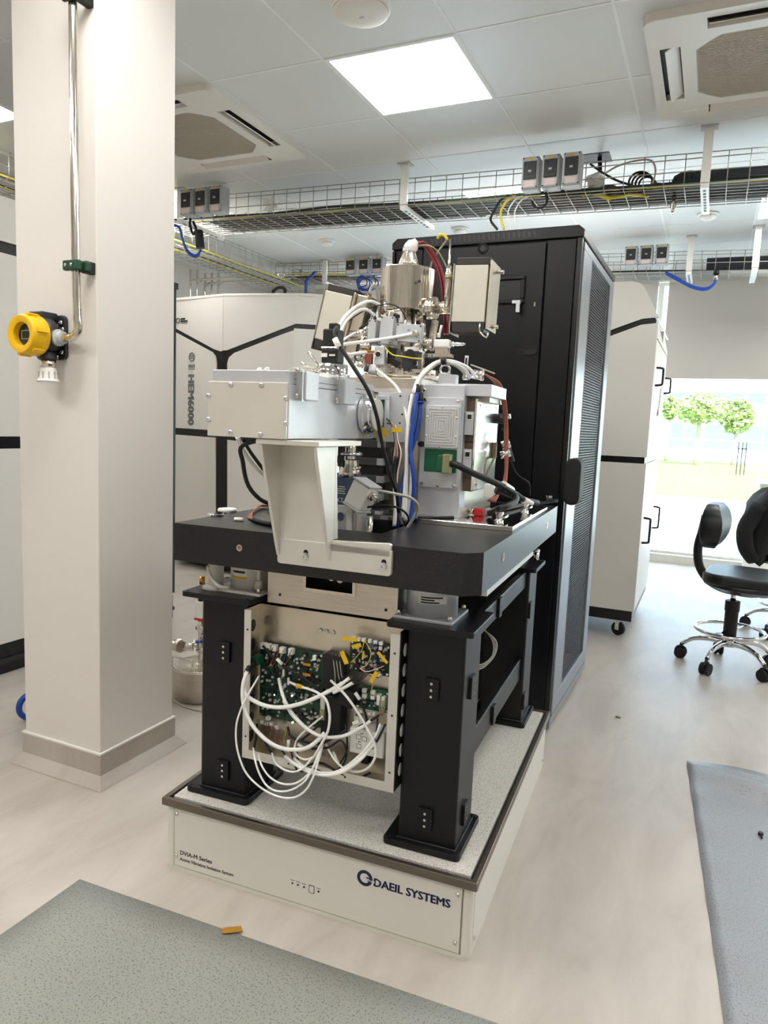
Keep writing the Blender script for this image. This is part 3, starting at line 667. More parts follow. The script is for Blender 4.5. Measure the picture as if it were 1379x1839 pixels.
def tree(px, pyt, pyb, wpx, y, label, m='leaf'):
    c = RM.P(px, (pyt+pyb)/2, y=y); k = y/.911/FPX*1.05; rx = wpx/2*k; rz = (pyb-pyt)/2*k
    T = Thing('tree', label, 'tree', (c.x, y, -.06))
    T.part('trunk', B().tube([(c.x, y, -.06), (c.x+.05, y, c.z*.6), (c.x, y, c.z+rz*.4)], .09, 8, 3), 'bark')
    b = B(); r_ = random.Random(int(px))
    for k in range(1500):
        while 1:
            q = Vector((r_.uniform(-1, 1), r_.uniform(-1, 1), r_.uniform(-1, 1)))
            if .25 < q.length < 1: break
        p = Vector((c.x+q.x*rx, y+q.y*rx, c.z+q.z*rz)); s_ = r_.uniform(.05, .12)
        mm = TR(p) @ RZ(r_.uniform(0, 360)) @ RX(r_.uniform(0, 180)); b._add([mm @ Vector(v) for v in ((-s_, -s_*.6, 0), (s_, -s_*.6, 0), (s_*.8, s_*.7, 0), (-s_*.8, s_*.7, 0))], [(0, 1, 2, 3)])
    T.part('crown', b, m, kind='stuff')
tree(1256, 712, 756, 72, 38, 'leafy tree outside beyond the white cabinet, wider crown')
tree(1323, 722, 772, 46, 41, 'small yellow-green tree outside the window beyond the lab chair')
tree(1203, 715, 750, 20, 42, 'slim tree outside close to the cabinet handles')
T = Thing('signpost', 'small grey sign frame on the lawn outside', 'sign', RM.P(1333, 806, y=30))
p = RM.P(1333, 806, y=30)
for dx in (-.13, 0, .13): T.part('bar', B().box(p.x+dx-.02, p.x+dx+.02, 30, 30.04, -.06, p.z+.25), 'dark_grey')
T.part('bar', B().box(p.x-.15, p.x+.15, 30, 30.04, p.z-.02, p.z+.02), 'dark_grey')

# ================================================================ CABINETS
# left cabinet, facing +X, mostly behind the pillar
T = Thing('equipment_cabinet', 'tall white equipment cabinet behind the pillar with black end post', 'cabinet', (-3.4, 2.3, 0))
xa, xb, ya, yb = -3.78, -2.95, 1.15, 3.40
T.part('body', B().box(xa, xb-.012, ya, yb, .14, 2.17), 'black_gloss')
T.part('base', B().box(xa, xb, ya, yb, .0, .145), 'black_gloss', bev=.004)
T.part('base_rail', B().box(xb, xb+.012, ya, yb, .055, .075), 'dark_grey')
for z0, z1 in ((.145, 1.062), (1.118, 1.935), (1.985, 2.18)):
    for y0, y1 in ((ya, 2.0), (2.004, yb-.05)):
        T.part('door_panel', B().box(xb-.012, xb, y0, y1, z0, z1), 'cab_white', bev=.003)
T.part('end_post', B().box(xb-.05, xb+.005, yb-.05, yb+.01, .16, 1.985), 'rack_black', bev=.003)
T.part('post_cap', B().box(xb-.06, xb+.012, yb-.06, yb+.02, 1.985, 2.02), 'rack_black', bev=.003)
T.part('end_panel', B().box(xa, xb-.05, yb, yb+.01, .16, 2.17), 'cab_white')
# cabinet marked HEM6000
T = Thing('equipment_cabinet', 'tall white cabinet marked HEM6000 with black V-shaped trim', 'cabinet', (-3.5, 5.1, 0))
plan = [(-4.15, 4.717), (-3.52, 4.612), (-2.89, 4.712), (-2.76, 4.81), (-2.76, 5.75), (-4.15, 5.75)]
T.part('body', B().prism(plan, 'z', .10, 2.17), 'black_gloss')
T.part('base', B().prism([(-4.1, 4.78), (-3.52, 4.68), (-2.93, 4.77), (-2.80, 4.86), (-2.80, 5.7), (-4.1, 5.7)], 'z', .02, .11), 'black')
FA, FB = Frame(-3.52, 4.60, -.1675), Frame(-3.52, 4.60, .1575)
def facet(F, pts, name='panel', m='cab_grey', th=.012):
    poly = []
    for px, py in pts: q = F.P(px, py, y=0); poly.append((q.x, q.z))
    return T.part(name, B().prism(poly, 'y', 0, th, TR(F.ox, F.oy, 0) @ RZ(math.degrees(F.a))), m)
facet(FA, [(296, 537), (400, 528), (400, 629), (396, 631), (384, 627), (296, 579)])
facet(FA, [(296, 587), (380, 632), (386, 640), (388, 652), (388, 773), (296, 767)])
facet(FB, [(400.5, 528), (530, 530), (530, 582), (500, 593), (407, 629), (400.5, 629)])
facet(FB, [(408, 652), (411, 642), (420, 634), (505, 601), (530, 592), (530, 791), (408, 781)])
facet(FA, [(296, 779), (386, 786), (386, 1010), (296, 995)])
facet(FB, [(408, 790), (530, 802), (530, 1030), (408, 1015)])
for (a, d) in (((-2.928, 4.688), (-2.752, 4.80)), ((-2.752, 4.805), (-2.752, 5.75))):
    v = Vector((d[0]-a[0], d[1]-a[1], 0)); nrm = Vector((v.y, -v.x, 0)).normalized()*.006
    for z0, z1 in ((.2, 1.06), (1.12, 1.935), (1.97, 2.175)):
        T.part('corner_panel', B().prism([(a[0]+nrm.x, a[1]+nrm.y), (d[0]+nrm.x, d[1]+nrm.y), (d[0]-nrm.x, d[1]-nrm.y), (a[0]-nrm.x, a[1]-nrm.y)], 'z', z0, z1), 'cab_white')
T.part('top', B().prism([(-4.15, 4.70), (-3.52, 4.598), (-2.88, 4.698), (-2.745, 4.80), (-2.745, 5.75), (-4.15, 5.75)], 'z', 2.172, 2.195), 'cab_white', bev=.006)
q = FA.P(340, 672, y=-.002); mt = TR(FA.ox, FA.oy, 0) @ RZ(math.degrees(FA.a))
text_part(T, 'lettering', 'HEM6000', .100, mt @ TR(q.x-.012, -.002, q.z) @ FACE_FRONT @ RZ(-90), 'text_grey', bold=.006, sx=1.02)
q = FA.P(345, 641, y=0)
T.part('emblem', B().ring(mt @ Vector((q.x, -.003, q.z)), mt.to_3x3() @ Vector((0, 1, 0)), .032, .004, 24, 5), 'text_grey')
b = B()
for k in range(4):
    b.box(q.x-.035+.02*k-.007, q.x-.035+.02*k+.007, -.003, 0, q.z-.085, q.z-.06, mt); b.box(q.x-.035+.02*k-.005, q.x-.035+.02*k+.006, -.003, 0, q.z-.10, q.z-.092, mt)
for k in range(3): b.box(q.x-.02+.015*k, q.x-.014+.015*k, -.003, 0, q.z-.018, q.z+.018, mt)
T.part('emblem_marks', b, 'text_grey')
q = FA.P(320, 576, y=0); 
T.part('logo_ring', B().ring(mt @ Vector((q.x, -.003, q.z)), mt.to_3x3() @ Vector((0, 1, 0)), .02, .0035, 20, 5), 'text_dark')
b = B()
for k in range(4): b.box(q.x+.032+.014*k, q.x+.042+.014*k, -.003, 0, q.z+.004, q.z+.018, mt)
for k in range(7): b.box(q.x+.032+.012*k, q.x+.041+.012*k, -.003, 0, q.z-.012, q.z-.001, mt)
b.box(q.x+.032, q.x+.11, -.003, 0, q.z-.022, q.z-.018, mt)
T.part('logo_marks', b, 'text_dark')
# white cabinet right of the rack, doors on its +X side
T = Thing('equipment_cabinet', 'white cabinet on casters beside the window with black handles', 'cabinet', (-.8, 5.0, 0))
xf, xk, ya, yb = -.345, -1.35, 4.475, 5.48
prof = [(xk, .18), (xf, .18), (xf, 1.92), (xf-.02, 1.955), (xf-.085, 2.085), (xf-.115, 2.118), (xf-.16, 2.13), (xk, 2.13)]
T.part('body', B().prism([(p[0]-(.012 if p[0] > -1 else 0), p[1]-.012 if p[1] > 1 else p[1]) for p in prof], 'y', ya+.012, yb-.005), 'black_gloss')
T.part('base', B().box(xk, xf-.01, ya+.005, yb, .115, .182), 'black_gloss', bev=.004)
def sidep(poly): return T.part('side_panel', B().prism(poly, 'y', ya, ya+.014), 'cab_grey')
def jz(x): return 1.925+(x-xf)*.345
sidep([(xk, .182), (xf, .182), (xf, 1.077), (xk, 1.077)])
sidep([(xk, 1.115), (xf+.0, 1.115), (xf, jz(xf)-.035), (xf-.09, jz(xf-.09)-.012), (xk, jz(xk)-.012-.02)])
sidep([(xk, jz(xk)+.01), (xf-.09, jz(xf-.09)+.022), (xf, jz(xf)-.003), (xf, 1.92), (xf-.02, 1.955), (xf-.085, 2.085), (xf-.115, 2.118), (xf-.16, 2.13), (xk, 2.13)])
T.part('top_panel', B().prism([(xf-.16, 2.13), (xf-.115, 2.118), (xf-.085, 2.085), (xf-.02, 1.955), (xf, 1.92), (xf-.01, 1.915), (xf-.03, 1.95), (xf-.095, 2.08), (xf-.12, 2.108), (xf-.16, 2.12), (xk, 2.12), (xk, 2.13)], 'y', ya+.014, yb), 'cab_white')
ym = (ya+yb)/2
for k, (y0, y1, hy) in enumerate(((ya+.014, ym-.003, ya+.16), (ym+.003, yb, yb-.02))):
    for z0, z1, hz in ((.182, 1.077, (.585, .74)), (1.115, 1.80, (1.545, 1.65))):
        d = T.part('door', B().box(xf-.012, xf, y0, y1, z0, z1), 'cab_white', bev=.003)
        T.part('handle', B().tube([(xf, hy, hz[0]), (xf+.035, hy, hz[0]+.004), (xf+.04, hy, hz[0]+.02), (xf+.04, hy, hz[1]-.02), (xf+.035, hy, hz[1]-.004), (xf, hy, hz[1])], .007, 8, 2), 'black', d, label='black bow handle')
    T.part('upper_front', B().prism([(y0, 1.81), (y1, 1.81), (y1, 1.83), (y0, 1.91)], 'x', xf-.012, xf), 'cab_white')
src = None
for (x, y) in ((xf-.09, ya+.1), (xf-.09, yb-.1), (xk+.1, ya+.1), (xk+.1, yb-.1)):
    u_ = Vector((.45, .89, 0)); c0_ = Vector((x, y, .042))
    T.part('caster_wheel', B().cyl(c0_-u_*.012, c0_+u_*.012, .042, n=20), 'rubber')
    mm_ = TR(x, y, 0) @ RZ(math.degrees(math.atan2(u_.y, u_.x)))
    T.part('caster_fork', B().box(-.019, .019, -.016, .016, .088, .116, mm_).box(-.020, -.0145, -.014, .014, .035, .09, mm_).box(.0145, .020, -.014, .014, .035, .09, mm_), 'chrome')
T.part('key_chain', B().tube([RM.P(1187, 698, x=xf+.03), RM.P(1183, 730, x=xf+.02), RM.P(1182, 742, x=xf+.02)], .003, 6, 2), 'wire_metal')
q = RM.P(1181, 741, x=xf+.02); T.part('key_ring', B().ring((q.x, q.y, q.z), (1, .2, 0), .02, .003), 'wire_metal')
# ================================================================ BLACK RACK
FRK = Frame(-.5166, 2.8756, -.0074)
T = Thing('server_rack', 'tall black server rack cabinet with perforated side door', 'rack cabinet', (-.4, .43, 0), FRK)
rw, rd, rh = .799, .871, 2.03
b = B()      # open carcass so that the perforated side looks into a dark inside
b.box(-rw, -.02, .012, .03, .06, 1.985); b.box(-rw, -rw+.02, .03, rd, .06, 1.985); b.box(-rw, -.01, rd-.02, rd, .06, 1.985); b.box(-rw, -.01, .03, rd, .06, .09); b.box(-rw, -.01, .03, rd, 1.95, 1.985)
T.part('carcass', b, 'rack_black')
lid = T.part('lid', B().prism([(-rw-.002, 1.985), (.004, 1.985), (.004, 2.012), (-.018, rh), (-rw+.02, rh), (-rw-.002, 2.012)], 'y', -.004, rd+.004), 'rack_black', bev=.003)
src = None
for k in range(22):
    x = -.62+k*.0205
    bb = B().prism([(x, 1.996), (x+.010, 1.996), (x+.005, 2.02), (x-.005, 2.02)], 'y', -.0055, -.0035)
    if src is None: src = T.part('vent_slot', bb, 'black_gloss', lid)
    else: T.like(src, (k*.0205, 0, 0), lid)
T.part('side_strip', B().box(-rw, -rw+.012, -.002, .02, .06, 1.98), 'rack_black', bev=.002)
T.part('side_strip', B().box(-rw+.022, -rw+.14, -.002, .012, .06, 1.98), 'rack_black', bev=.002)
door = T.part('front_door', B().box(-rw+.145, -.14, -.006, .012, .06, 1.975), 'rack_black', bev=.002)
T.part('right_strip', B().box(-.134, -.024, -.002, .012, .06, 1.98), 'rack_black', bev=.002)
def rk(px, py, y=0): return FRK.P(px, py, y=y)
c = rk(868, 447); T.part('lock', B().lathe((c.x, -.006, c.z), (0, -1, 0), [(.022, 0), (.022, .004), (.014, .007), (.012, .004), (.004, .004)], 20), 'black_gloss', door)
a, d = rk(893, 503), rk(937, 540)
T.part('latch_recess', B().box(a.x-.06, d.x, -.008, -.005, d.z, a.z), 'black_gloss', door)
T.part('latch_frame', B().frame('y', -.018, -.006, (a.x-.065, d.x+.012, d.z-.012, a.z+.012), (a.x-.05, d.x-.004, d.z+.006, a.z-.004)), 'rack_black', door, bev=.003)
h = rk(936, 540); T.part('latch_lever', B().box(h.x-.03, h.x+.004, -.03, -.018, h.z-.016, h.z-.002).box(h.x-.012, h.x+.004, -.034, -.028, h.z-.05, h.z-.004), 'alu_bright', door, bev=.002)
q = rk(961, 547); T.part('side_latch', B().frame('y', -.004, -.001+.004, (q.x-.024, q.x+.024, q.z-.016, q.z+.016), (q.x-.012, q.x+.012, q.z-.008, q.z+.008)), 'black_gloss')
T.part('latch_tongue', B().box(q.x-.003, q.x+.003, -.01, 0, q.z-.008, q.z+.008), 'steel')
q = rk(950, 633); T.part('black_pad', B().prism(rrect(q.x-.04, q.x+.03, q.z-.008, q.z+.010, .007), 'y', -.009, -.006), 'black', door)
q = rk(935, 632); T.part('black_pad', B().prism(rrect(q.x-.015, q.x+.015, q.z-.014, q.z+.014, .013), 'y', -.009, -.006), 'black', door)
# side: posts and perforated leaf
T.part('corner_post', B().box(-.02, -.002, .004, .03, .06, 1.985), 'black_gloss')
y0, y1 = .035, rd-.004
leaf = T.part('side_door', B().frame('x', -.012, .004, (y0, y1, .065, 1.975), (.215, rd-.115, .14, 1.945)), 'rack_sheen', bev=.003)
T.part('perforated_sheet', B().box(-.006, -.004, .215, rd-.115, .14, 1.945), 'perforated', leaf)
T.part('inner_panel', B().box(-.11, -.10, .05, rd-.03, .09, 1.95), 'black')
T.part('plinth', B().box(-.008, .002, .004, rd, .02, .06), 'rack_sheen')
for x in (-.05, -rw+.05):
    for y in (.08, rd-.2): T.part('levelling_foot', B().lathe((x, y, 0), (0, 0, 1), [(.022, 0), (.022, .01), (.008, .014), (.008, .07)], 14), 'steel')
# black pad at the rack corner
q0, q1 = RM.P(1020, 822, y=2.80), RM.P(1040, 908, y=2.80)
single('padded_holder', 'small black padded holder at the front corner of the rack', 'holder', B().prism(rrect(q0.x-.005, q1.x, q1.z, q0.z, .028), 'y', 2.78, 2.871).box(q0.x-.02, q0.x+.03, 2.86, 2.872, q1.z+.04, q0.z-.04), 'rubber', ((q0.x+q1.x)/2, 2.83, q1.z), bev=.006)
# ================================================================ LAB CHAIRS
def lab_chair(loc, rotz, label):
    T = Thing('lab_chair', label, 'chair', (0, 0, 0), group='lab chairs by the window')
    hub = T.part('base_hub', B().lathe((0, 0, .115), (0, 0, 1), [(.03, 0), (.036, .01), (.036, .04), (.028, .05)], 18), 'chrome')
    for k in range(5):
        a = 2*math.pi*k/5+math.radians(18-54); u = Vector((math.cos(a), math.sin(a), 0))
        leg = T.part('base_leg', B().tube([u*.02+Vector((0, 0, .135)), u*.10+Vector((0, 0, .14)), u*.18+Vector((0, 0, .125)), u*.235+Vector((0, 0, .085))], [.017, .012], 8, 5), 'chrome')
        n_ = Vector((-u.y, u.x, 0)); c = u*.24+Vector((0, 0, .032))
        for s_ in (-1, 1): T.part('caster_wheel', B().cyl(c+n_*.007*s_, c+n_*.024*s_, .032, n=14), 'rubber', leg)
        T.part('caster_hood', B().cyl(c+n_*-.006+Vector((0, 0, .008)), c+n_*.006+Vector((0, 0, .008)), .034, n=12).cyl(c, c+Vector((0, 0, .055)), .008, n=8), 'black', leg)
    T.part('gas_column', B().lathe((0, 0, .16), (0, 0, 1), [(.034, 0), (.034, .15), (.038, .155), (.038, .21), (.030, .212)], 18), 'black')
    T.part('piston', B().cyl((0, 0, .36), (0, 0, .43), .014, n=14), 'chrome')
    T.part('foot_ring', B().ring((0, 0, .205), (0, 0, 1), .175, .010, 36, 8), 'chrome')
    for k in range(2):
        u = Vector((math.cos(1.2+math.pi*k), math.sin(1.2+math.pi*k), 0)); T.part('ring_spoke', B().tube([u*.03+Vector((0, 0, .2)), u*.175+Vector((0, 0, .205))], .006, 6, 1), 'chrome')
    # seat shell and cushion
    def slab(z0, z1, sx, sy, ox, r): return B().prism([(ox+p[0], p[1]) for p in rrect(-sx, sx, -sy, sy, r, 6)], 'z', z0, z1)
    T.part('seat_shell', B().lathe((.06, 0, .41), (0, 0, 1), [(.06, 0), (.14, .02), (.215, .05), (.225, .075)], 28), 'vinyl_black')
    T.part('seat', slab(.475, .535, .225, .215, .075, .11), 'vinyl_black', bev=.02, seg=4)
    T.part('seat_spine', B().tube([(.05, 0, .425), (-.05, 0, .43), (-.13, 0, .465), (-.185, 0, .54), (-.20, 0, .64), (-.185, 0, .74), (-.175, 0, .82)], .024, 10, 5), 'vinyl_black')
    # curved back rest
    b = B(); n = 12; rows = []
    for j in range(9):
        v = -1+2*j/8; hw = .20*math.sqrt(max(.05, 1-.72*abs(v)**3))
        rows.append([(v, hw*(-1+2*i/n)) for i in range(n+1)])
    def put(off, th):
        return [[Vector((-.135+off-.30*(y*y)*(-1)+(.025*(1-v*v))*th, y, .775+.118*v)) for (v, y) in r] for r in rows]
    fr, bk = put(.03, 1.2), put(-.03, -.8); vs = []; fs = []
    m_ = len(rows); k_ = n+1
    for g in (fr, bk):
        for r in g: vs += r
    for j in range(m_-1):
        for i in range(n):
            fs.append((j*k_+i, j*k_+i+1, (j+1)*k_+i+1, (j+1)*k_+i)); o = m_*k_; fs.append((o+j*k_+i, o+(j+1)*k_+i, o+(j+1)*k_+i+1, o+j*k_+i+1))
    edge = [(0, i) for i in range(k_)]+[(j, n) for j in range(1, m_)]+[(m_-1, i) for i in range(n-1, -1, -1)]+[(j, 0) for j in range(m_-2, 0, -1)]
    for q in range(len(edge)):
        a, d = edge[q], edge[(q+1) % len(edge)]; ia, id_ = a[0]*k_+a[1], d[0]*k_+d[1]; o = m_*k_; fs.append((ia, id_, o+id_, o+ia))
    b._add(vs, fs, True)
    T.part('backrest', b, 'vinyl_black', bev=.008)
    T.o.location = loc; T.o.rotation_euler = (0, 0, rotz); return T
ch = lab_chair((.175, 4.26, 0), math.radians(-8), 'black lab chair with chrome foot ring, nothing on it')
p = RM.P(1340, 1131, z=0)
ch2 = copy_tree(ch.o, (p.x+.225, p.y+.02, 0), math.radians(-14), 'black lab chair with a dark jacket over its backrest')
cx, cy = p.x+.225, p.y+.02
# jacket draped over the second chair: closed lumpy cloth body around the backrest
b = B(); vs = []; fs = []; n = 20; lv = [(.47, -.20, .05, .20), (.52, -.215, .085, .235), (.62, -.215, .10, .25), (.72, -.205, .105, .26), (.82, -.19, .10, .255), (.88, -.175, .085, .235), (.92, -.165, .06, .19), (.935, -.16, .02, .10)]
for z, ox, rx_, ry_ in lv:
    for k in range(n):
        a = 2*math.pi*k/n; f = 1+.10*math.sin(3*a+z*14)+.05*math.sin(7*a+z*31); vs.append(Vector((cx+ox+rx_*f*math.cos(a), cy+ry_*f*math.sin(a), z+.012*math.sin(5*a))))
for j in range(len(lv)-1):
    for k in range(n): fs.append((j*n+k, j*n+(k+1) % n, (j+1)*n+(k+1) % n, (j+1)*n+k))
fs.append(tuple(range(n-1, -1, -1))); fs.append(tuple((len(lv)-1)*n+k for k in range(n)))
b._add(vs, fs, True)
T = Thing('jacket', 'dark jacket hanging over the backrest of the second lab chair', 'jacket', (cx-.2, cy, .44))
T.part('cloth', b, 'jacket')
T.part('sleeve', B().tube([(cx-.23, cy-.22, .84), (cx-.30, cy-.25, .70), (cx-.29, cy-.25, .58), (cx-.24, cy-.21, .50)], [.055, .042], 10, 5), 'jacket')
T = Thing('paper_bag', 'white paper bag standing on the floor beside the jacket chair', 'bag', RM.P(1352, 1030, z=0))
q = RM.P(1352, 1032, z=0); q2 = RM.P(1340, 985, y=q.y)
b = B().prism([(q2.x-.01, .0), (q2.x+.24, 0), (q2.x+.26, q2.z), (q2.x-.03, q2.z)], 'y', q.y, q.y+.14)
T.part('body', b, 'white_plastic', bev=.006); T.part('handle', B().tube([(q2.x+.05, q.y, q2.z-.01), (q2.x+.08, q.y, q2.z+.08), (q2.x+.15, q.y, q2.z+.08), (q2.x+.18, q.y, q2.z-.01)], .005, 6, 4), 'white_plastic')
q = RM.P(1364, 872, y=5.75)
T = Thing('lab_bench', 'grey topped lab bench at the window beyond the chairs', 'bench', (q.x+.8, 6.0, 0))
T.part('top', B().prism(rrect(q.x, q.x+1.6, 5.75, 6.35, .03), 'z', q.z-.015, q.z+.015), 'cab_grey', bev=.003); T.part('edge', B().box(q.x+.02, q.x+1.58, 5.77, 6.33, q.z-.03, q.z-.015), 'dark_grey')
for x in (q.x+.55, q.x+1.5):
    for y in (5.85, 6.25): T.part('leg', B().box(x-.02, x+.02, y-.02, y+.02, 0, q.z-.02), 'alu')
# ================================================================ FLOOR MATS
def floor_sheet(name, label, corner, u, v, lu, lv, nu, nv, hf, m, cat='mat'):
    b = B(); vs = []; fs = []
    for i in range(nu+1):
        for j in range(nv+1):
            s_, t_ = i/nu*lu, j/nv*lv; p = Vector(corner)+Vector(u)*s_+Vector(v)*t_; vs.append((p.x, p.y, .004+hf(s_, t_)))
    for i in range(nu):
        for j in range(nv): k = i*(nv+1)+j; fs.append((k, k+nv+1, k+nv+2, k+1))
    b._add(vs, fs, True); o = single(name, label, cat, b, m, (corner[0], corner[1], 0))
    md = o.modifiers.new('thick', 'SOLIDIFY'); md.thickness = .003; md.offset = -1; return o
floor_sheet('floor_mat', 'grey speckled floor mat taped in front of the vibration platform', (-1.432, 1.292, 0), (.9985, .0549, 0), (-.0, -1, 0), 2.6, 1.5, 26, 15, lambda s, t: .002*math.exp(-((s-.02)/.04)**2-(t/.05)**2), 'mat_grey')
def crease(s, t):
    d = (t-.30*s-.06)
    return .026*math.exp(-(d/.045)**2)*min(1, s/.2)+.018*math.exp(-(t/.05)**2)*math.exp(-((s-.18)/.16)**2)+.003*math.sin(t*31)*math.exp(-(s/.05)**2)
floor_sheet('floor_mat', 'silvery creased floor sheet lying before the lab chairs', (.016, 2.875, 0), (.995, .045, 0), (.0877, -.996, 0), 1.8, 2.1, 60, 70, crease, 'mat_silver')
q = RM.P(416, 1671, z=.008)
b = B()
for i in range(5): b.cbox((q.x-.014+.007*i, q.y-.008+.005*i, .0085+.0006*(i % 2)), (.012, .020, .0008), RZ(25+6*i))
single('tape_scrap', 'scrap of amber adhesive tape at the grey mat edge', 'tape', b, 'tape', (q.x, q.y, .006))
q = RM.P(1366, 1497, z=.01); single('floor_bolt', 'small black bolt lying on the silvery sheet', 'bolt', B().cyl((q.x, q.y, .006), (q.x, q.y, .014), .008, n=10).cyl((q.x, q.y-.01, .009), (q.x+.002, q.y-.024, .009), .003, n=8), 'black', (q.x, q.y, .005))
q = RM.P(1110, 1287, z=.005); single('debris_chip', 'small olive chip lying on the bare floor beside the rack', 'debris', B().cbox((q.x, q.y, .004), (.022, .012, .006), RZ(-20)), 'olive', (q.x, q.y, 0), bev=.002)
# ================================================================ DEWAR behind the machine leg
dx, dy = -2.0, 2.49
T = Thing('vacuum_pot', 'round steel vacuum vessel with valve tree on the floor behind the pillar', 'vacuum vessel', (dx, dy, 0))
T.part('body', B().lathe((dx, dy, 0), (0, 0, 1), [(.118, 0), (.125, .012), (.125, .135), (.128, .137), (.128, .142)], 36), 'steel_brush')
T.part('lid', B().lathe((dx, dy, .142), (0, 0, 1), [(.124, 0), (.12, .004), (.06, .012), (.001, .013)], 36), 'steel')
T.part('handle', B().tube([(dx-.085, dy-.09, .148), (dx-.085, dy-.09, .185), (dx-.075, dy-.09, .19), (dx+.015, dy-.09, .19), (dx+.025, dy-.09, .185), (dx+.025, dy-.09, .148)], .004, 8, 2), 'steel')
cx_, cy_ = dx+.015, dy-.02
T.part('valve_tree', B().lathe((cx_, cy_, .15), (0, 0, 1), [(.03, 0), (.03, .008), (.012, .012), (.012, .06), (.022, .062), (.022, .072), (.012, .074), (.012, .16), (.024, .162), (.024, .175), (.014, .177), (.014, .21)], 18), 'steel')
T.part('flange_arm', B().lathe((cx_, cy_, .24), (-.85, -.35, -.15), [(.012, 0), (.012, .03), (.026, .032), (.026, .045), (.022, .046), (.022, .075)], 18), 'steel_mirror')
T.part('flange_arm', B().lathe((cx_, cy_, .28), (.8, .3, .1), [(.012, 0), (.012, .03), (.024, .032), (.024, .045), (.016, .046), (.016, .09)], 18), 'steel_mirror')
T.part('flange_arm', B().lathe((cx_, cy_, .225), (.7, -.3, 0), [(.01, 0), (.01, .025), (.02, .027), (.02, .05)], 16), 'steel')
for k in range(6):
    a = k*1.05; T.part('wing_nut', B().cbox((cx_+.04*math.cos(a), cy_+.04*math.sin(a), .22+.02*(k % 3)), (.03, .008, .012), RZ(math.degrees(a)+30) @ RY(20*k)), 'steel')
T.part('gauge_head', B().box(cx_-.022, cx_+.018, cy_-.02, cy_+.02, .365, .44), 'white_plastic', bev=.003)
T.part('gauge_base', B().box(cx_-.022, cx_+.018, cy_-.02, cy_+.02, .355, .365), 'red')
T.part('gauge_plug', B().lathe((cx_, cy_, .44), (0, 0, 1), [(.014, 0), (.014, .03), (.009, .034), (.009, .05)], 14), 'black')
T.part('blue_hose_stub', B().tube([(cx_, cy_-.03, .26), (cx_+.05, cy_-.03, .275), (cx_+.09, cy_+.02, .28)], .008, 8, 4), 'cable_blue')
T = Thing('vacuum_line', 'steel vacuum pipe leading from the valve tree behind the pillar', 'pipe', (dx-.3, dy+.05, 0))
T.part('pipe', B().tube([(dx-.40, dy+.0, .20), (dx-.25, dy-.03, .235), (dx-.065, dy-.055, .23)], .03, 16, 4), 'steel_brush')
T.part('clamp', B().ring((dx-.20, dy-.035, .238), (1, -.15, 0), .032, .007), 'steel'); T.part('stand', B().cyl((dx-.3, dy-.02, 0), (dx-.3, dy-.02, .20), .012), 'steel')
cable('floor_wire', 'thin grey wire curling on the floor at the steel vessel', [RM.P(303, 1248, z=.03), RM.P(320, 1262, z=.01), RM.P(340, 1272, z=.004), RM.P(368, 1278, z=.004)], .003, 'cable_grey', RM)

# ================================================================ VIBRATION PLATFORM (machine frame)
PW, PD, PT = .882, 1.111, .2074
T = Thing('isolation_platform', 'low white vibration isolation platform with steel rim lettered DAEIL SYSTEMS', 'platform', (-PW/2, PD/2, 0), MC)
T.part('base_tray', B().prism(rrect(-PW+.012, -.012, .012, PD-.012, .012), 'z', .0, .012), 'panel_white')
T.part('core', B().box(-PW+.02, -.02, .02, PD-.02, .012, .182), 'panel_white')
fp = T.part('front_panel', B().box(-PW+.036, -.036, .010, .020, .014, .182), 'panel_white', bev=.0015)
T.part('back_panel', B().box(-PW+.036, -.036, PD-.02, PD-.010, .014, .182), 'panel_white')
rp_ = T.part('right_panel', B().box(-.020, -.010, .036, PD-.036, .014, .182), 'panel_white', bev=.0015)
T.part('left_panel', B().box(-PW+.010, -PW+.020, .036, PD-.036, .014, .182), 'panel_white', bev=.0015)
for x in (-PW+.010, -.0345):
    for y in (.010, PD-.0345): T.part('corner_post', B().prism(rrect(x, x+.0245, y, y+.0245, .008), 'z', .012, .184), 'panel_white')
screws(T, [(-PW+.043, .010, z) for z in (.045, .165)]+[(-.046, .010, z) for z in (.04, .162)], (0, -1, 0), .0055, 'steel', fp)
screws(T, [(-.010, .046, z) for z in (.04, .165)]+[(-.010, PD-.06, z) for z in (.04, .165)], (1, 0, 0), .0055, 'steel', rp_)
T.part('steel_rim', B().frame('z', .186, PT, (-PW, 0, 0, PD), (-PW+.014, -.014, .014, PD-.014)), 'trim_steel', bev=.002)
T.part('rim_gap', B().box(-PW+.013, -.013, .013, PD-.013, .186, PT-.010), 'black')
T.part('top_slab', B().box(-PW+.022, -.022, .024, PD-.022, .19, PT-.001), 'platform_top', bev=.0015)
def ft(px, py): return MC.P(px, py, y=.0098)
a = ft(323, 1534); text_part(T, 'lettering', 'DVIA-M Series', .0172, TR(a) @ FACE_FRONT, 'text_dark', bold=.0004, parent=fp)
a = ft(323, 1544.5); text_part(T, 'lettering', 'Active Vibration Isolation System', .0128, TR(a) @ FACE_FRONT, 'text_dark', bold=.0003, parent=fp)
a = ft(670, 1590.5); text_part(T, 'lettering', 'DAEIL SYSTEMS', .0292, TR(a) @ FACE_FRONT, 'text_navy', bold=.0013, parent=fp, sx=.985)
c = ft(655, 1577)
T.part('logo', B().lathe((c.x, .010, c.z), (0, -1, 0), [(.0205, -.001), (.0205, .0006), (.0125, .0006), (.0125, -.001)], 32, caps=False), 'text_navy', fp)
T.part('logo_notch', B().box(c.x+.004, c.x+.026, .0088, .0100, c.z-.0055, c.z-.002), 'panel_white', fp)
for k in range(2): T.part('logo_bar', B().box(c.x+.004+.004*k, c.x+.02, .0088, .0097, c.z-.002-.007*k+.003, c.z+.001-.007*k+.003), 'text_navy', fp)
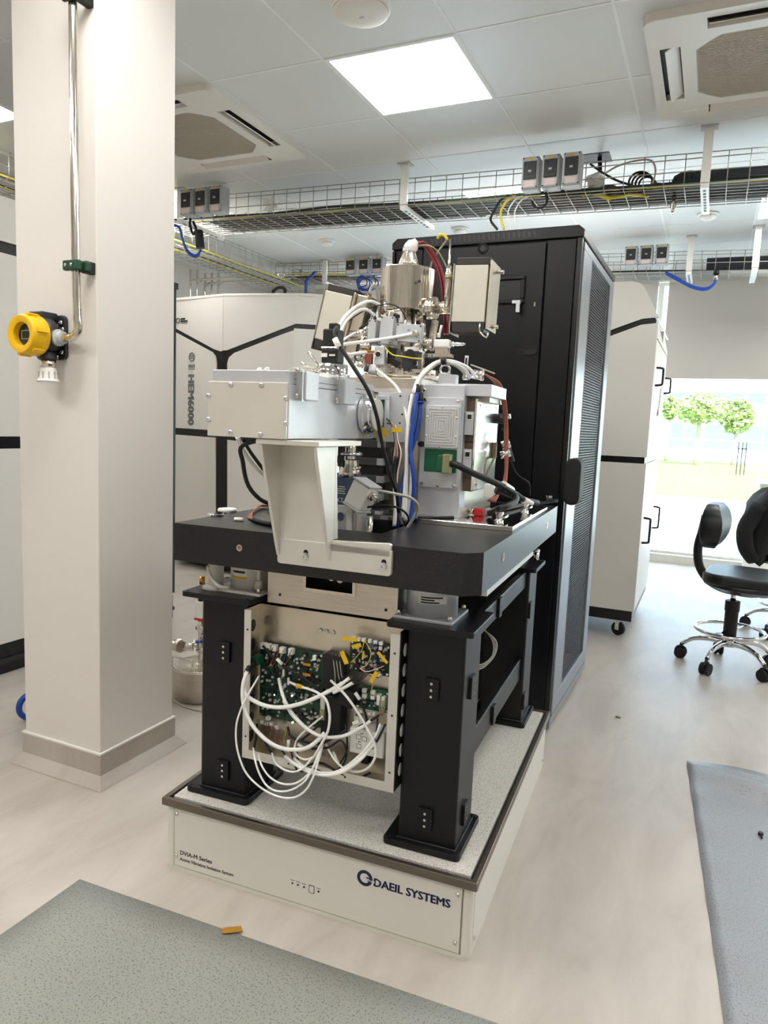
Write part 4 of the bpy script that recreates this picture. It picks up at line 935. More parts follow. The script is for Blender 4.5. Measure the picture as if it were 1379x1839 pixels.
for px, py in ((525, 1586), (535, 1589), (546, 1593), (572, 1601)):
    q = ft(px, py); T.part('indicator', B().cyl((q.x, .0105, q.z), (q.x, .0088, q.z), .0026, n=12), 'chip', fp)
    T.part('indicator_mark', B().box(q.x-.006, q.x+.006, .0094, .0099, q.z+.0075, q.z+.009), 'text_grey', fp)
q = ft(559.5, 1597); sw = T.part('switch', B().box(q.x-.0065, q.x+.0065, .0085, .011, q.z-.009, q.z+.009), 'cab_grey', fp, bev=.001)
T.part('switch_frame', B().frame('y', .0092, .0099, (q.x-.008, q.x+.008, q.z-.0105, q.z+.0105), (q.x-.0066, q.x+.0066, q.z-.009, q.z+.009)), 'dark_grey', fp)
# ================================================================ SUPPORT FRAME
T = Thing('machine_stand', 'black welded steel stand with four legs on the white platform', 'stand', (-.45, .58, PT), MC)
ZB = PT+.016; ZT = .764
legs = {}
for nx, (x0, x1, px0, px1) in (('r', (-.258, -.060, -.224, -.077)), ('l', (-.847, -.649, -.812, -.668))):
    for ny, (y0, y1, py0, py1) in (('f', (.058, .264, .078, .236)), ('b', (.906, 1.100, .925, 1.075))):
        leg = T.part('leg', B().box(px0, px1, py0, py1, PT+.005, ZT), 'frame_black', bev=.006)
        T.part('base_plate', B().prism(rrect(x0, x1, y0, y1, .012), 'z', PT, ZB), 'frame_black', leg, bev=.002)
        T.part('weld_bead', B().tube([(px0-.002, py0-.002, ZB+.001), (px1+.002, py0-.002, ZB+.001), (px1+.002, py1+.002, ZB+.001)], .0022, 6, 1), 'dark_grey', leg)
        T.part('top_plate', B().prism(rrect(x0-.008, x1+.008, y0-.016, y1-.006, .01), 'z', ZT, ZT+.014), 'frame_black', leg, bev=.002)
        screws(T, [(x, y, ZT+.014) for x in (x0+.006, x1-.006) for y in (y0-.004, y1-.022)], (0, 0, 1), .005, 'black', leg, h=.001, name='bolt_hole')
        screws(T, [(x, y, ZB) for x in (x0+.012, x1-.012) for y in (y0+.012, y1-.012)], (0, 0, 1), .006, 'black', leg, h=.001, name='bolt_hole')
        legs[nx+ny] = (leg, px0, px1, py0, py1)
# beams
beams = []
for x in (-.112, -.79):
    for z0, z1 in ((.705, .762), (.375, .452)): beams.append(T.part('side_beam', B().box(x, x+.022, .236, .925, z0, z1), 'frame_black', bev=.003))
T.part('cross_beam', B().box(-.668, -.224, .185, .215, .705, .752), 'frame_black', bev=.003)
T.part('cross_beam', B().box(-.668, -.224, .95, .98, .705, .752), 'frame_black', bev=.003)
T.part('cross_beam', B().box(-.668, -.224, .95, .98, .375, .44), 'frame_black', bev=.003)
T.part('grip_tab', B().prism([(-.475, .752), (-.465, .762), (-.415, .762), (-.40, .752)], 'y', .185, .19), 'frame_black')
def cover(px, py, plane, v, leg):
    q = MC.P(px, py, **{plane: v}); hw, hh = .0185, .028
    if plane == 'y':
        pl = T.part('cover_plate', B().prism(rrect(q.x-hw, q.x+hw, q.z-hh, q.z+hh, .003), 'y', v-.008, v+.001), 'frame_black', leg, bev=.001)
        pts = [(q.x, v-.008, q.z+d) for d in (-.016, 0, .016)]; ax = (0, -1, 0)
    else:
        pl = T.part('cover_plate', B().prism(rrect(q.y-hw, q.y+hw, q.z-hh, q.z+hh, .003), 'x', v-.001, v+.008), 'frame_black', leg, bev=.001)
        pts = [(v+.008, q.y, q.z+d) for d in (-.016, 0, .016)]; ax = (1, 0, 0)
    for p in pts:
        b = B().lathe(p, ax, [(.0035, -.001), (.0035, .0012), (.0012, .0012)], 8); T.part('screw', b, 'steel', leg)
for px, py in ((404, 1170), (402, 1382)): cover(px, py, 'y', .078, legs['lf'][0])
for px, py in ((776, 1238), (764, 1470)): cover(px, py, 'y', .078, legs['rf'][0])
for px, py in ((845, 1232), (832, 1458)): cover(px, py, 'x', -.077, legs['rf'][0])
for px, py in ((950, 1095), (939, 1258)): cover(px, py, 'x', -.077, legs['rb'][0])
cover(895, 1090, 'x', -.09, beams[0]); cover(884, 1282, 'x', -.09, beams[1])
# ================================================================ AIR ISOLATORS
GZ0, GZ1 = .868, .9658
def isolator(cx, cy, label, m, r=.064):
    T = Thing('vibration_isolator', label, 'isolator', (cx, cy, ZT+.014), MC, group='vibration isolators under the granite')
    z = ZT+.014
    T.part('foot_plate', B().box(cx-.074, cx+.074, cy-.074, cy+.074, z, z+.007), m, bev=.001)
    T.part('cylinder', B().lathe((cx, cy, z+.007), (0, 0, 1), [(r, 0), (r, .078), (r-.004, .082), (r-.012, GZ0-z-.008)], 40), m)
    screws(T, [(cx+sx*.064, cy+sy*.064, z+.007) for sx in (-1, 1) for sy in (-1, 1)], (0, 0, 1), .0055, 'steel', h=.012)
    return T
i1 = isolator(-.187, .152, 'bare aluminium vibration isolator with a white label on the front right leg', 'alu_bright')
b = B()
def wrap(T, cx, cy, r, a0, a1, z0, z1, m, nm, dr=.0006):
    b = B(); n = 10; vs = []; fs = []
    for k in range(n+1):
        a = math.radians(a0+(a1-a0)*k/n)
        for z in (z0, z1): vs.append((cx+(r+dr)*math.cos(a), cy+(r+dr)*math.sin(a), z))
    for k in range(n): fs.append((2*k, 2*k+2, 2*k+3, 2*k+1))
    b._add(vs, fs, True); return T.part(nm, b, m)
lb = wrap(i1, -.187, .152, .064, 257, 320, .820, .840, 'label_white', 'label')
for k in range(3): wrap(i1, -.187, .152, .064, 262, 262+(48, 30, 40)[k], .834-.006*k, .8375-.006*k, 'text_dark', 'label_print', .0011)
i2 = isolator(-.715, .165, 'cream vibration isolator with a yellow-edged label under the granite', 'panel_white', .055)
wrap(i2, -.715, .165, .055, 240, 290, .815, .842, 'label_white', 'label'); wrap(i2, -.715, .165, .055, 240, 290, .815, .821, 'label_yellow', 'label_print', .0011); wrap(i2, -.715, .165, .055, 245, 285, .830, .836, 'text_dark', 'label_print', .0011)
i2.part('side_cylinder', B().lathe((-.795, .115, ZT+.014), (0, 0, 1), [(.036, 0), (.036, .008), (.021, .01), (.021, .075), (.026, .076), (.026, .086)], 24), 'panel_white')
i2.part('valve', B().lathe((-.662, .118, ZT+.03), (0, 0, 1), [(.011, 0), (.011, .02), (.006, .022), (.006, .045), (.012, .047), (.012, .06)], 14), 'panel_white')
i2.part('hose', B().tube([(-.80, .085, .845), (-.785, .075, .82), (-.76, .08, .795), (-.74, .095, .79)], .005, 8, 4), 'cable_white')
i2.part('fitting', B().cyl((-.825, .095, .79), (-.825, .095, .812), .008, n=10), 'gold')
isolator(-.187, .995, 'bare aluminium vibration isolator on the rear leg beside the rack', 'alu_bright')
isolator(-.735, .99, 'vibration isolator on the rear leg behind the electronics tray', 'panel_white')
T = Thing('air_hose', 'clear air hose looping from the rear isolator toward the rack', 'hose', (-.1, .97, .79), MC)
T.part('tube', B().tube([(-.135, .92, .815), (-.09, .90, .82), (-.06, .95, .83), (-.08, 1.02, .825), (-.13, 1.04, .815)], .005, 8, 5), 'cable_white'); T.part('fitting', B().cyl((-.06, .92, .806), (-.06, .92, .832), .009, n=10), 'chrome')
# ================================================================ GRANITE TABLE
T = Thing('granite_slab', 'thick dark granite slab table carrying the vacuum instrument', 'table', (-.45, .6, GZ0), MC)
gx0, gx1, gy0, gy1 = -.8535, -.0398, .0102, 1.2133; ch_ = .036
hx0, hx1, hy0, hy1 = -.60, -.335, .17, .405
b = B()
b.prism([(gx0, gy0), (gx1-ch_, gy0), (gx1, gy0+ch_), (gx1, hy0), (gx0, hy0)], 'z', GZ0, GZ1)
b.prism([(gx0, hy1), (gx1, hy1), (gx1, gy1), (gx0, gy1)], 'z', GZ0, GZ1)
b.prism([(gx0, hy0), (hx0, hy0), (hx0, hy1), (gx0, hy1)], 'z', GZ0, GZ1); b.prism([(hx1, hy0), (gx1, hy0), (gx1, hy1), (hx1, hy1)], 'z', GZ0, GZ1)
T.part('slab', b, 'granite')
q = MC.P(430, 984, y=gy0); T.part('threaded_insert', B().lathe((q.x, gy0, q.z), (0, -1, 0), [(.0085, 0), (.0085, .001), (.0055, .001), (.0045, -.004)], 20), 'steel')
q = MC.P(903, 1001, x=gx1); T.part('threaded_insert', B().lathe((gx1, q.y, q.z), (1, 0, 0), [(.013, 0), (.013, .001), (.008, .001), (.006, -.004)], 20), 'steel')
q = MC.P(982, 944, x=gx1); T.part('threaded_insert', B().lathe((gx1, q.y, q.z), (1, 0, 0), [(.013, 0), (.013, .001), (.008, .001), (.006, -.004)], 20), 'steel')
# pump enclosure under the granite
T = Thing('pump_housing', 'stainless box housing hanging under the granite with a window cut-out', 'housing', (-.44, .35, .765), MC)
b = B().frame('y', .098, .102, (-.622, -.258, .766, .866), (-.512, -.374, .815, .866)); T.part('front_plate', b, 'steel_brush')
T.part('window_rim', B().frame('y', .093, .098, (-.516, -.370, .811, .868), (-.508, -.378, .819, .864)), 'steel')
T.part('side_plate', B().box(-.262, -.258, .102, .60, .766, .866), 'steel_brush'); T.part('side_plate', B().box(-.622, -.618, .102, .60, .766, .866), 'steel_brush')
T.part('floor_plate', B().box(-.618, -.262, .102, .60, .766, .77), 'steel_brush'); T.part('inner_block', B().box(-.54, -.34, .16, .40, .772, .862), 'black')
T.part('inner_knob', B().cyl((-.43, .158, .842), (-.43, .13, .842), .009, n=12).cyl((-.45, .158, .845), (-.45, .12, .845), .007, n=10), 'steel')
screws(T, [(-.585, .098, .79), (-.288, .098, .789)], (0, -1, 0), .004, 'black', h=.001, name='bolt_hole')
T.part('right_shelf', B().box(-.10, -.062, .20, .86, .83, .867), 'steel_brush')
# ================================================================ BRACKET + ALUMINIUM BOX
T = Thing('support_bracket', 'aluminium gusset bracket bolted to the granite front under the box', 'bracket', (-.46, 0, .895), MC)
T.part('foot_plate', B().prism(rrect(-.539, -.242, .896, .958, .008), 'y', -.002, .0100).prism([(-.41, .94), (-.245, .94), (-.245, .969), (-.25, .972), (-.41, .964)], 'y', -.002, .010), 'alu', bev=.0015)
T.part('back_plate', B().box(-.534, -.401, 0, .010, .94, 1.186), 'alu')
for x in (-.541, -.403):
    T.part('gusset', B().prism([(-.002, .915), (.010, .915), (.010, 1.186), (-.092, 1.186), (-.088, 1.165), (-.012, .94)], 'x', x, x+.008), 'alu', bev=.0015)
T.part('right_web', B().prism([(.010, .96), (.034, .966), (.012, 1.186), (.010, 1.186)], 'x', -.403, -.395), 'alu')
T.part('head_plate', B().box(-.548, -.388, -.096, .14, 1.186, 1.198), 'alu', bev=.0015)
for px, py in ((549, 999), (689, 1017)):
    q = MC.P(px, py, y=-.002); s_ = T.part('bolt_slot', B().prism(rrect(q.x-.006, q.x+.006, q.z-.004, q.z+.016, .0055), 'y', -.0028, -.0015), 'black')
    T.part('bolt', B().lathe((q.x, -.002, q.z), (0, -1, 0), [(.009, 0), (.009, .002), (.0065, .002), (.0065, .009), (.003, .009), (.003, .005)], 14), 'chrome')
bx0, bx1, by0, by1, bz0, bz1 = -.675, -.466, -.10, .40, 1.2, 1.321
T = Thing('instrument_box', 'large bare aluminium instrument box on the gusset bracket', 'instrument', ((bx0+bx1)/2, .1, bz0), MC)
T.part('body', B().box(bx0+.003, bx1, by0+.006, by1, bz0, bz1), 'alu_bright', bev=.0015)
cv = T.part('front_cover', B().box(bx0, bx1-.002, by0-.001, by0+.006, bz0-.001, bz1+.003), 'alu_paint', bev=.001)
T.part('lid', B().box(bx0+.008, bx1-.001, by0+.006, by1, bz1+.0005, 1.351), 'alu_bright', bev=.0015)
T.part('lid_groove', B().box(bx0+.0075, bx1-.0004, by0+.03, by1, 1.3335, 1.3348), 'dark_grey')
T.part('lid_groove', B().box(bx0+.0075, bx1-.0004, by0+.03, by1, 1.3215, 1.3225), 'dark_grey')
T.part('top_rail', B().box(bx0+.008, bx1-.02, by0+.05, by1-.02, 1.351, 1.354), 'alu_paint')
screws(T, [MC.P(px, py, y=by0-.001) for px, py in ((415, 691), (470, 692), (375, 711), (375, 754), (514, 716), (514, 761), (414, 777), (468, 781))], (0, -1, 0), .0062, 'chrome', cv, h=.003)
for k, (ya, yb) in enumerate((((541, 562), (580, 0)), ((613, 634), (648, 0)))):
    q0 = MC.P(ya[0], 690, x=bx1+.016); q1 = MC.P(ya[1], 690, x=bx1+.016); q2 = MC.P(yb[0], 690, x=bx1+.016)
    cl = T.part('clamp_block', B().box(bx1, bx1+.026, q0.y+.004, q0.y+.068, 1.288, 1.352), 'alu_bright', bev=.002, label='bright clamp block')
    T.part('clear_guard', B().box(bx1-.004, bx1+.022, q0.y-.006, q0.y+.003, 1.285, 1.355), 'clear_plastic', cl)
    screws(T, [(bx1+.009, q0.y-.006, z) for z in (1.296, 1.352)], (0, -1, 0), .0055, 'steel', cl)
    T.part('clamp_screw', B().lathe((bx1-.006, q0.y+.03, 1.352), (0, 0, 1), [(.007, 0), (.007, .008), (.004, .008)], 12), 'chrome', cl)
# flange disc at the far end of the box side
T.part('port_flange', B().lathe((bx1, .335, 1.268), (1, 0, 0), [(.052, 0), (.055, .004), (.055, .014), (.050, .018), (.050, .03), (.046, .032), (.046, .036)], 40), 'chrome')
T.part('port_window', B().lathe((bx1+.036, .335, 1.268), (1, 0, 0), [(.045, 0), (.044, .004), (.001, .006)], 36), 'glassy')
# camera on top of the box
c = MC.P(597, 655, y=.20)
T = Thing('camera_unit', 'black cylindrical camera clamped on top of the aluminium box', 'camera', (c.x, .20, 1.351), MC)
def cz(py): return MC.P(597, py, y=.20).z
T.part('clamp_base', B().lathe((c.x, .20, 1.3545), (0, 0, 1), [(.046, 0), (.046, .010), (.040, .012), (.040, cz(655)-1.3545)], 28), 'chrome')
T.part('lens_barrel', B().box(c.x-.023, c.x+.023, .177, .223, cz(654), cz(626)), 'black', bev=.006, seg=3)
T.part('steel_band', B().box(c.x-.0235, c.x+.0235, .1765, .2235, cz(627), cz(624)), 'steel', bev=.006, seg=3)
T.part('camera_body', B().box(c.x-.021, c.x+.021, .179, .221, cz(624), cz(592)), 'black', bev=.004)
T.part('camera_plug', B().box(c.x-.010, c.x+.014, .19, .212, cz(592), cz(581)), 'rubber', bev=.003)
lb = T.part('label', B().box(c.x-.022, c.x-.004, .1745, .1755, cz(643), cz(636)), 'label_white'); T.part('label', B().box(c.x+.002, c.x+.018, .1745, .1755, cz(641), cz(638)), 'label_white')
T.part('lever', B().cyl((c.x-.02, .19, 1.365), (c.x-.055, .17, 1.42), .0035, n=8).cyl((c.x-.03, .18, 1.366), (c.x-.065, .15, 1.39), .0035, n=8), 'steel')
T = Thing('cable_stub', 'small silver clips and lead lying on top of the aluminium box', 'clip', (-.58, .05, 1.354), MC)
T.part('clip', B().sphere((-.60, .0, 1.357), .008, 10).sphere((-.585, .01, 1.358), .009, 10), 'chrome'); T.part('lead', B().tube([(-.575, .08, 1.357), (-.56, .09, 1.37), (-.53, .10, 1.373), (-.50, .10, 1.371)], .003, 8, 4), 'cable_grey')

# ================================================================ VACUUM CHAMBER
BPZ = GZ1+.0145
T = Thing('vacuum_chamber', 'steel vacuum chamber with ribbed aluminium port plate on the granite', 'vacuum chamber', (-.45, .72, GZ1), MC)
T.part('mounting_plate', B().box(-.845, -.049, .412, 1.02, GZ1, BPZ), 'steel_mirror', bev=.0015)
T.part('body', B().prism([(-.66, .60), (-.58, .53), (-.37, .53), (-.345, .545), (-.224, .545), (-.224, .90), (-.30, .98), (-.60, .98), (-.66, .90)], 'z', BPZ, 1.345), 'steel_brush', bev=.003)
pb = T.part('port_block', B().box(-.350, -.224, .487, .55, BPZ, 1.362), 'alu_bright', bev=.002)
T.part('port_cap', B().box(-.350, -.150, .500, .70, 1.332, 1.366), 'alu_bright', bev=.0015)
T.part('cap_step', B().box(-.235, -.168, .56, .74, 1.318, 1.352), 'alu', bev=.001)
T.part('lift_lug', B().box(-.308, -.256, .500, .53, 1.366, 1.392), 'alu_bright', bev=.001)
cp = T.part('cover_plate', B().prism(rrect(-.343, -.227, 1.068, 1.325, .008), 'y', .468, .487), 'alu_bright', bev=.001)
rl = T.part('ribbed_lid', B().prism(rrect(-.327, -.229, 1.182, 1.302, .005), 'y', .454, .468), 'alu_bright', cp, bev=.001)
for k in range(6):
    d = .007*k+.008; z0, z1, x0, x1 = 1.182+d*1.1, 1.302-d*1.1, -.327+d, -.229-d
    if x1-x0 > .006: T.part('rib', B().frame('y', .4515, .454, (x0, x1, z0, z1), (x0+.0025, x1-.0025, z0+.0025, z1-.0025)), 'alu', rl)
for k in range(5): T.part('rib', B().box(-.318+.004*k, -.252-.004*k, .4655, .468, 1.104-.0065*k, 1.1065-.0065*k), 'alu', cp)
screws(T, [(-.334, .468, 1.317), (-.236, .468, 1.314), (-.334, .468, 1.077), (-.236, .468, 1.076), (-.285, .468, 1.074)], (0, -1, 0), .0055, 'steel', cp, h=.002)
screws(T, [(x, .454, z) for x, z in ((-.280, 1.297), (-.321, 1.268), (-.235, 1.268), (-.321, 1.215), (-.235, 1.215), (-.280, 1.187))], (0, -1, 0), .0035, 'steel', rl, h=.001)
g = T.part('green_board', B().prism(rrect(-.328, -.232, 1.112, 1.178, .003), 'y', .4655, .469), 'pcb_plain', cp)
T.part('board_connector', B().box(-.282, -.252, .44, .4725, 1.117, 1.162), 'pcb_plain', g, bev=.002); T.part('connector_shell', B().box(-.262, -.240, .425, .455, 1.112, 1.166), 'olive', g, bev=.002)
T.part('knob', B().cyl((-.337, .468, 1.19), (-.337, .45, 1.19), .008, n=14), 'black', cp)
# right side door plate and connectors
T.part('side_door', B().box(-.196, -.190, .505, .785, 1.062, 1.325), 'steel_satin', bev=.001)
sc = T.part('connector_rack', B().box(-.224, -.196, .520, .78, 1.058, 1.325), 'brown_conn')
for z in (1.095, 1.20, 1.255): T.part('connector_seam', B().box(-.224, -.197, .517, .521, z, z+.003), 'dark_grey', sc)
for z0 in (1.115, 1.222):
    k_ = T.part('connector_module', B().box(-.222, -.198, .496, .522, z0, z0+.066), 'grey_box', sc, bev=.001)
    T.part('socket', B().box(-.214, -.202, .493, .497, z0+.045, z0+.058), 'black', sc); T.part('socket_rim', B().frame('y', .4945, .4965, (-.2155, -.2005, z0+.042, z0+.061), (-.214, -.202, z0+.045, z0+.058)), 'label_white', sc)
screws(T, [(-.190, y, z) for y in (.54, .745) for z in (1.078, 1.308)], (1, 0, 0), .004, 'dark_grey', h=.001)
T.part('door_hook', B().tube([(-.184, .735, 1.155), (-.178, .70, 1.148), (-.18, .665, 1.125), (-.187, .645, 1.10)], .0035, 8, 5), 'brown_conn')
T.part('hook_block', B().box(-.190, -.178, .725, .745, 1.15, 1.20), 'brown_conn', bev=.003)
T.part('door_fitting', B().cyl((-.165, .74, 1.16), (-.135, .745, 1.17), .012, n=12).cyl((-.165, .75, 1.19), (-.14, .755, 1.20), .014, n=12), 'chrome')
# lid plate and flanges
T.part('lid_plate', B().prism([(-.66, .56), (-.61, .515), (-.365, .515), (-.365, .89), (-.40, .93), (-.66, .93)], 'z', 1.345, 1.382), 'steel_stain', bev=.002)
T.part('flange', B().lathe((-.488, .70, 1.382), (0, 0, 1), [(.135, 0), (.135, .016), (.110, .017), (.110, .036), (.095, .037), (.095, .042)], 48), 'steel')
n_ = 16
for k in range(n_):
    a = 2*math.pi*k/n_; T.part('flange_bolt', B().lathe((-.488+.123*math.cos(a), .70+.123*math.sin(a), 1.398), (0, 0, 1), [(.007, 0), (.007, .007), (.003, .008), (.003, .004)], 10), 'chrome')
T.part('front_lip', B().box(-.60, -.37, .508, .516, 1.338, 1.350), 'alu_paint')
screws(T, [(-.345, .487, 1.345)], (0, -1, 0), .006, 'steel')
# ================================================================ COLUMN
ax, ay = -.488, .70
T = Thing('electron_column', 'polished steel cylinder column standing on the chamber flange', 'column', (ax, ay, 1.424), MC)
T.part('neck', B().lathe((ax, ay, 1.420), (0, 0, 1), [(.068, 0), (.068, .10), (.066, .181)], 44), 'steel')
hd = T.part('head', B().lathe((ax, ay, 1.600), (0, 0, 1), [(.085, 0), (.0875, .003), (.0875, .130), (.085, .133)], 56), 'steel')
T.part('nozzle', B().lathe((ax, ay, 1.733), (0, 0, 1), [(.032, 0), (.032, .02), (.022, .05), (.021, .056)], 32), 'steel')
T.part('knurled_ring', B().lathe((ax, ay, 1.787), (0, 0, 1), [(.019, 0), (.021, .001), (.021, .013), (.018, .014)], 32), 'alu_bright')
m = TR(ax, ay, 1.80) @ RY(38)
T.part('gland', B().lathe((ax, ay, 1.798), (math.sin(.8), .1, math.cos(.8)), [(.018, -.008), (.021, 0), (.021, .016), (.014, .026), (.011, .034)], 24), 'white_plastic')
T.part('set_screw', B().lathe(MC.P(752, 505, y=.62)+Vector((0, .004, 0)), (.3, -1, 0), [(.005, 0), (.005, .002), (.002, .002)], 12), 'dark_grey', hd)
T.part('seam', B().box(ax+.045, ax+.0465, ay-.062, ay-.049, 1.43, 1.60), 'dark_grey')
# ================================================================ RIGHT SIDE PORT + ION PUMP
T = Thing('vacuum_tee', 'steel flanged tee beside the column with an upright feedthrough', 'vacuum fitting', MC.P(790, 556, y=.66), MC)
c0 = MC.P(768, 554, y=.66)
T.part('flange', B().lathe(c0, (1, -.05, 0), [(.030, 0), (.034, .002), (.034, .012), (.031, .013), (.031, .016), (.034, .017), (.034, .028)], 36), 'steel')
T.part('tube', B().cyl(c0+Vector((.028, 0, 0)), c0+Vector((.085, -.004, 0)), .0195, n=28), 'steel_mirror')
T.part('neck', B().cyl(c0+Vector((-.05, .02, 0)), c0, .019, n=24), 'steel')
q = MC.P(803, 545, y=.635); zt = lambda py: MC.P(803, py, y=.635).z
T.part('feedthrough', B().lathe((q.x, .635, q.z-.01), (0, 0, 1), [(.0095, 0), (.0095, zt(502)-q.z+.01), (.0105, zt(501)-q.z+.01), (.0105, zt(490)-q.z+.01), (.008, zt(487)-q.z+.01), (.009, zt(480)-q.z+.01), (.0035, zt(476)-q.z+.01), (.0032, zt(430)-q.z+.01)], 20), 'steel')
T.part('band', B().cyl((q.x, .635, zt(502)), (q.x, .635, zt(495)), .0112, n=20), 'olive')
T.part('hazard_mark', B().lathe(MC.P(797, 560, y=.632), (0, -1, 0), [(.006, 0), (.006, .001)], 3), 'label_yellow')
cable('yellow_lead', 'yellow lead curling at the tip of the upright feedthrough', [MC.P(786, 428, y=.655), MC.P(790, 422, y=.65), MC.P(798, 423, y=.652), MC.P(803, 430, y=.655)], .0045, 'cable_yellow')
cable('thin_lead', 'thin olive wire arching from column gland to feedthrough', [MC.P(750, 441, y=.68), MC.P(770, 441, y=.66), MC.P(785, 450, y=.66), MC.P(795, 465, y=.66), MC.P(802, 480, y=.655)], .002, 'olive')
cable('thin_lead', 'pale wire sloping behind the feedthrough rod', [MC.P(803, 430, y=.66), MC.P(788, 450, y=.72), MC.P(776, 470, y=.76), MC.P(771, 490, y=.78)], .003, 'cable_grey')
for k, (x_, p_) in enumerate(((0, 'wine red cable'), (6, 'wine red cable'))):
    cable('red_cable', 'dark red cable arching from the column gland down to the valve', [MC.P(745+x_, 438, y=.70), MC.P(757+x_, 437, y=.71), MC.P(772+x_, 455, y=.73), MC.P(786+x_, 485, y=.74), MC.P(793+x_, 520, y=.74), MC.P(796+x_, 560, y=.73), MC.P(798+x_, 600, y=.70)], .0055, 'cable_red', MC, 'dark red cable pair beside the column')
# ion pump, right
def ion_pump(T, hw, hd, hh, mx, side):
    """magnet block: beige steel yoke with dark magnets top and bottom; mx places its local frame (x right, y away, z up)"""
    T.part('yoke', B().box(-hw, hw, -hd, hd, -hh, hh, mx), 'magnet_beige', bev=.002)
    T.part('magnet', B().prism([(-hw+.006, hh), (hw+.006, hh), (hw+.004, hh+.022), (-hw+.004, hh+.022)], 'y', -hd+.002, hd, mx), 'magnet_dark', bev=.002)
    T.part('magnet', B().prism([(-hw, -hh), (hw+.004, -hh), (hw-.002, -hh-.03), (-hw+.004, -hh-.03)], 'y', -hd+.002, hd, mx), 'magnet_dark', bev=.002)
    T.part('side_plate', B().box(hw+.006, hw+.012, -hd-.004, hd+.03, -hh-.02, hh+.012, mx), 'steel_stain', bev=.001)
    T.part('side_plate', B().box(-hw-.003, -hw-.0005, -hd-.004, hd+.02, -hh-.035, hh+.004, mx), 'steel_stain', bev=.0005)
    T.part('bolt', B().cyl(mx @ Vector((hw+.012, hd*.4, hh-.01)), mx @ Vector((hw+.034, hd*.4, hh-.01)), .006, n=10), 'steel_stain')
    T.part('bolt', B().cyl(mx @ Vector((hw+.012, hd*.4, -hh-.006)), mx @ Vector((hw+.030, hd*.4, -hh-.006)), .006, n=10), 'steel_stain')
    T.part('clamp', B().tube([mx @ Vector(p) for p in ((hw-.012, -hd, -hh-.004), (hw-.010, -hd, -hh-.03), (hw+.012, -hd, -hh-.045), (hw+.014, -hd, -hh-.03))], .003, 6, 2), 'steel')
pc = MC.P(843, 527, y=.62); hw_ = (MC.P(873, 527, y=.62)-MC.P(813, 527, y=.62)).x/2; hh_ = (MC.P(841, 478, y=.62)-MC.P(841, 580, y=.62)).z/2
T = Thing('ion_pump', 'beige box ion pump with dark magnets, upright between column and rack', 'ion pump', (pc.x, .66, pc.z-hh_), MC)
ion_pump(T, hw_, .04, hh_, TR(pc.x, .66, pc.z) @ RY(1.5), 1)
# ion pump, left, tilted
pc = MC.P(598, 570, y=.62)
T = Thing('ion_pump', 'tilted box ion pump with dark magnets behind the black camera', 'ion pump', (pc.x, .66, pc.z-.1), MC)
ion_pump(T, .049, .04, .078, TR(pc.x, .66, pc.z) @ RY(13), -1)
T.part('back_plate', B().box(.062, .10, -.03, .05, -.10, .088, TR(pc.x, .66, pc.z) @ RY(13)), 'steel_stain', bev=.002)
T.part('back_fin', B().box(.10, .104, -.04, .05, -.115, .09, TR(pc.x, .66, pc.z) @ RY(13)), 'steel', bev=.001)
# left upright feedthrough with bent lead
T = Thing('vacuum_tee', 'slim slanted feedthrough with a bent grey lead between pump and column', 'vacuum fitting', MC.P(648, 592, y=.64), MC)
a, d, e = MC.P(648, 590, y=.64), MC.P(660, 537, y=.64), MC.P(663, 527, y=.64)
T.part('rod', B().cyl(a, d, .008, .0075, 16), 'steel'); T.part('sleeve', B().cyl(d, e, .0085, n=16), 'brown_conn')
T.part('lead', B().tube([e, MC.P(667, 516, y=.64), MC.P(672, 511, y=.64), MC.P(676, 518, y=.65), MC.P(680, 550, y=.67), MC.P(682, 570, y=.68)], .0045, 8, 5), 'cable_grey')
a = MC.P(640, 597, y=.62)
T.part('tee_body', B().cyl(a+Vector((-.02, 0, -.008)), a+Vector((.05, 0, .0)), .013, n=18).cyl(a+Vector((.01, 0, -.02)), a+Vector((.045, 0, .02)), .011, n=16), 'steel_mirror')
# bellows and valve on the right
T = Thing('bellows_valve', 'steel bellows with white angle valve between column and ion pump', 'valve', MC.P(790, 632, y=.60), MC)
b0, b1 = MC.P(782, 576, y=.62), MC.P(776, 612, y=.61); prof = []; L = (b1-b0).length
for k in range(25): prof.append((.0125 if k % 2 else .0098, L*k/24))
T.part('bellows', B().lathe(b0, b1-b0, prof, 20), 'steel')
v = MC.P(795, 618, y=.60)
T.part('valve_body', B().box(v.x-.026, v.x+.024, .585, .615, v.z-.012, v.z+.013), 'white_plastic', bev=.005)
T.part('valve_flange', B().lathe((v.x-.03, .60, v.z), (-1, 0, 0), [(.02, 0), (.02, .008), (.017, .01), (.017, .02), (.022, .022), (.022, .03)], 24), 'steel')
T.part('valve_nozzle', B().lathe((v.x+.024, .60, v.z), (1, 0, 0), [(.008, 0), (.008, .012), (.005, .014), (.0065, .022), (.005, .03), (.006, .036), (.003, .046)], 16), 'chrome')
T.part('valve_foot', B().box(v.x-.02, v.x+.02, .588, .612, v.z-.03, v.z-.012).box(v.x-.05, v.x+.03, .58, .62, v.z-.04, v.z-.03), 'steel')
T.part('post', B().cyl((v.x-.002, .60, v.z-.05), (v.x-.002, .60, v.z-.012), .006, n=10), 'gold')
T.part('lever', B().cyl(MC.P(789, 600, y=.60), MC.P(793, 584, y=.60), .004, n=10).cyl(MC.P(788, 606, y=.6), MC.P(788, 598, y=.6), .005, n=10), 'white_plastic')
